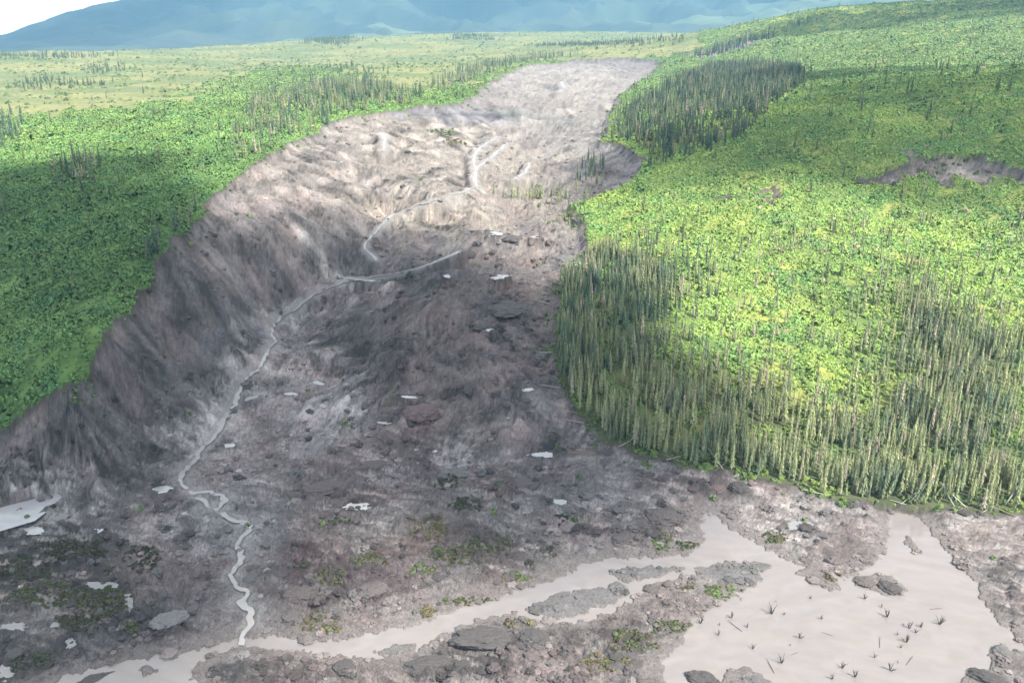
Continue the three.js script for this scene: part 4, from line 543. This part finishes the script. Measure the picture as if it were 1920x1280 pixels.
// ---------------------------------------------------------------- dead wood: drowned shrubs, snags, fallen trunks
const stick = (ax, ay, az, bx, by, bz, r0, r1) => { const d = new THREE.Vector3(bx - ax, by - ay, bz - az), L = d.length(), g = new THREE.CylinderGeometry(r1, r0, L, 5); g.translate(0, L / 2, 0); g.applyQuaternion(new THREE.Quaternion().setFromUnitVectors(new THREE.Vector3(0, 1, 0), d.normalize())); g.translate(ax, ay, az); return g; };
const wetWood = new THREE.MeshStandardMaterial({ color: new THREE.Color().setRGB(.075, .062, .055), roughness: .8, name: 'wet_wood' });
const drowned = [1, 2, 3, 4].map((q) => { const RR = rng(q * 91), p = []; for (let i = 0; i < 7; i++) { const a = RR() * 6.283, L = .7 + 1.3 * RR(), t = .3 + .8 * RR(), x = Math.cos(a) * t, z = Math.sin(a) * t; p.push(stick(0, -.3, 0, x * .5, L * .6, z * .5, .07, .05)); p.push(stick(x * .5, L * .6, z * .5, x * (.8 + .4 * RR()), L, z * (.8 + .4 * RR()), .05, .02)); p.push(stick(x * .5, L * .55, z * .5, x * .5 + (RR() - .5) * .7, L * .85, z * .5 + (RR() - .5) * .7, .04, .02)); } return mergeGeometries(p); });
[[1694, 1172], [1706, 1178], [1718, 1186], [1684, 1190], [1700, 1204], [1728, 1176], [1690, 1214], [1448, 1150], [1372, 1158], [1402, 1176], [1482, 1210], [1466, 1242], [1348, 1190], [1350, 1172], [1314, 1168], [1622, 1122], [1654, 1138], [1664, 1156], [1580, 1252], [1640, 1232], [1684, 1242], [1604, 1268], [1412, 1216], [1470, 1152], [1670, 1256], [1560, 1272], [1520, 1122], [1762, 1170], [1500, 1196], [1540, 1160]].forEach(([px, py], i) => {
  const d = ray(px, py), t = (.55 - EYE) / d[1], o = addMesh('drowned_shrub', drowned[i % 4], wetWood), s = .35 + 1.0 * ((i * 37) % 10) / 10; o.position.set(d[0] * t, .55, d[2] * t); o.rotation.y = i * 1.7; o.scale.setScalar(s);
  const where = i < 7 ? 'in the thick cluster in the middle of the flooded flat' : px < 1380 ? 'near the shrub spit on the left shore of the flooded flat' : py > 1225 ? 'in the flooded flat near the bottom edge' : px > 1610 ? 'between the mud bar and the thick cluster' : 'in the open left half of the flooded flat'; tag(o, 'bare dark drowned shrub ' + where, 'dead shrub', 'drowned shrubs ' + where);
});
const snagGeo = [1, 2, 3].map((q) => { const RR = rng(q * 57), b = []; for (let i = 0; i < 16; i++) { const y = .25 + .68 * i / 16, a = RR() * 6.283, L = (.10 - .075 * y) * (.6 + .8 * RR()); b.push(stick(0, y, 0, Math.cos(a) * L, y - L * .3, Math.sin(a) * L, .006, .003)); } return [stick(0, 0, 0, .02 * (q - 2), 1, .015, .016, .004), mergeGeometries(b)]; });
[[1540, 478], [1486, 474], [1516, 458], [1866, 552], [1792, 410], [1732, 368], [1852, 372], [1594, 490], [1702, 462], [1650, 520], [1420, 500], [1890, 470], [1620, 430]].forEach(([px, py], i) => {
  const p = G(px, py), g = ground(p[0], p[1]), o = new THREE.Group(); o.name = numbered('dead_tree'); addMesh('trunk', snagGeo[i % 3][0], greyWoodMat, o); addMesh('branches', snagGeo[i % 3][1], greyWoodMat, o); o.position.set(p[0], g.h - .2, p[1]); o.scale.set(11, 9 + (i % 4), 11); o.rotation.y = i; scene.add(o);
  tag(o, i < 3 ? 'bare grey dead tree in the small cluster above the forest' : px > 1700 ? 'bare grey dead tree among shrubs on the far right slope' : 'bare grey dead tree among yellow-green shrubs mid slope', 'dead tree', i < 3 ? 'dead trees in the cluster above the forest' : px > 1700 ? 'dead trees on the far right slope' : 'dead trees mid slope');
});
const logGeo = (() => { const p = [stick(0, 0, 0, 1, .02, .03, .019, .008)]; for (let i = 0; i < 9; i++) { const RR = rng(i + 9), t = .3 + .65 * RR(), a = RR() * 6.28; p.push(stick(t, .01, .01, t + .05, .01 + Math.cos(a) * .05, .01 + Math.sin(a) * .05, .005, .003)); } return mergeGeometries(p); })();
[[1340, 884, .4, .5], [1356, 880, 2.4, .7], [1376, 893, .2, .15], [1396, 880, 1.9, .8], [1690, 944, .3, .6], [1722, 950, 2.8, .12], [1772, 962, .2, .1], [1812, 952, 2.6, .6], [1838, 964, .5, .14], [1866, 960, 1.0, .5], [1564, 932, 2.9, .1], [1244, 864, .3, .1], [1122, 812, .1, .2], [1096, 794, 3.0, .1], [1160, 838, .5, .2], [1905, 968, 2.7, .2], [1640, 942, .2, .1], [1790, 950, 2.2, .8], [1290, 872, 2.9, .3], [1885, 948, .6, .7],
  [72, 776, 2.2, -.15], [130, 730, 2.6, -.2], [196, 662, 2.0, -.2], [234, 598, 2.4, -.15], [298, 508, 2.2, -.2], [352, 438, 2.5, -.15], [398, 380, 2.3, -.1], [1034, 606, 2.9, .05], [1036, 660, 3.4, .1], [1050, 726, 3.0, .08], [1084, 776, 2.7, .1], [1088, 500, 3.1, .1], [1030, 560, 2.6, .1]].forEach(([px, py, ang, tilt], i) => {
  const p = G(px, py), g = ground(p[0], p[1]), o = addMesh('fallen_trunk', logGeo, i % 3 ? greyWoodMat : barkMat); o.position.set(p[0], g.h + .15, p[1]); o.scale.setScalar(6 + (i * 13) % 4); o.rotation.set(0, ang, tilt, 'YXZ');
  const where = px < 420 ? 'slipping over the left rim of the slide' : py < 760 ? 'along the forest corner beside the debris lobe' : px < 1300 ? 'at the left foot of the spruce forest' : px < 1500 ? 'by the tall dark tussock below the forest' : px < 1750 ? 'by the inlet below the forest' : 'on the muddy shore at the right end of the forest'; tag(o, `${tilt > .4 ? 'half-fallen leaning' : 'fallen'} ${i % 3 ? 'grey' : 'brown'} trunk ${where}`, 'fallen tree', 'fallen trunks ' + where);
});

[[1482, 1228, .4], [1392, 1184, 2.2], [1650, 1214, 1.2], [1744, 1142, .1], [1562, 1192, 2.7], [1452, 1262, 1.7], [1700, 1246, .8]].forEach(([px, py, a], i) => {
  const d = ray(px, py), t = (.55 - EYE) / d[1], o = addMesh('sunken_trunk', logGeo, wetWood); o.position.set(d[0] * t, .56, d[2] * t); o.scale.setScalar(2.2 + (i * 7) % 4 * .6); o.rotation.set(0, a, .04, 'YXZ');
  tag(o, 'dark waterlogged trunk lying in the flooded flat', 'fallen tree', 'waterlogged trunks in the flooded flat');
});

// ----------------------------------------------------------------
renderer.render(scene, camera);
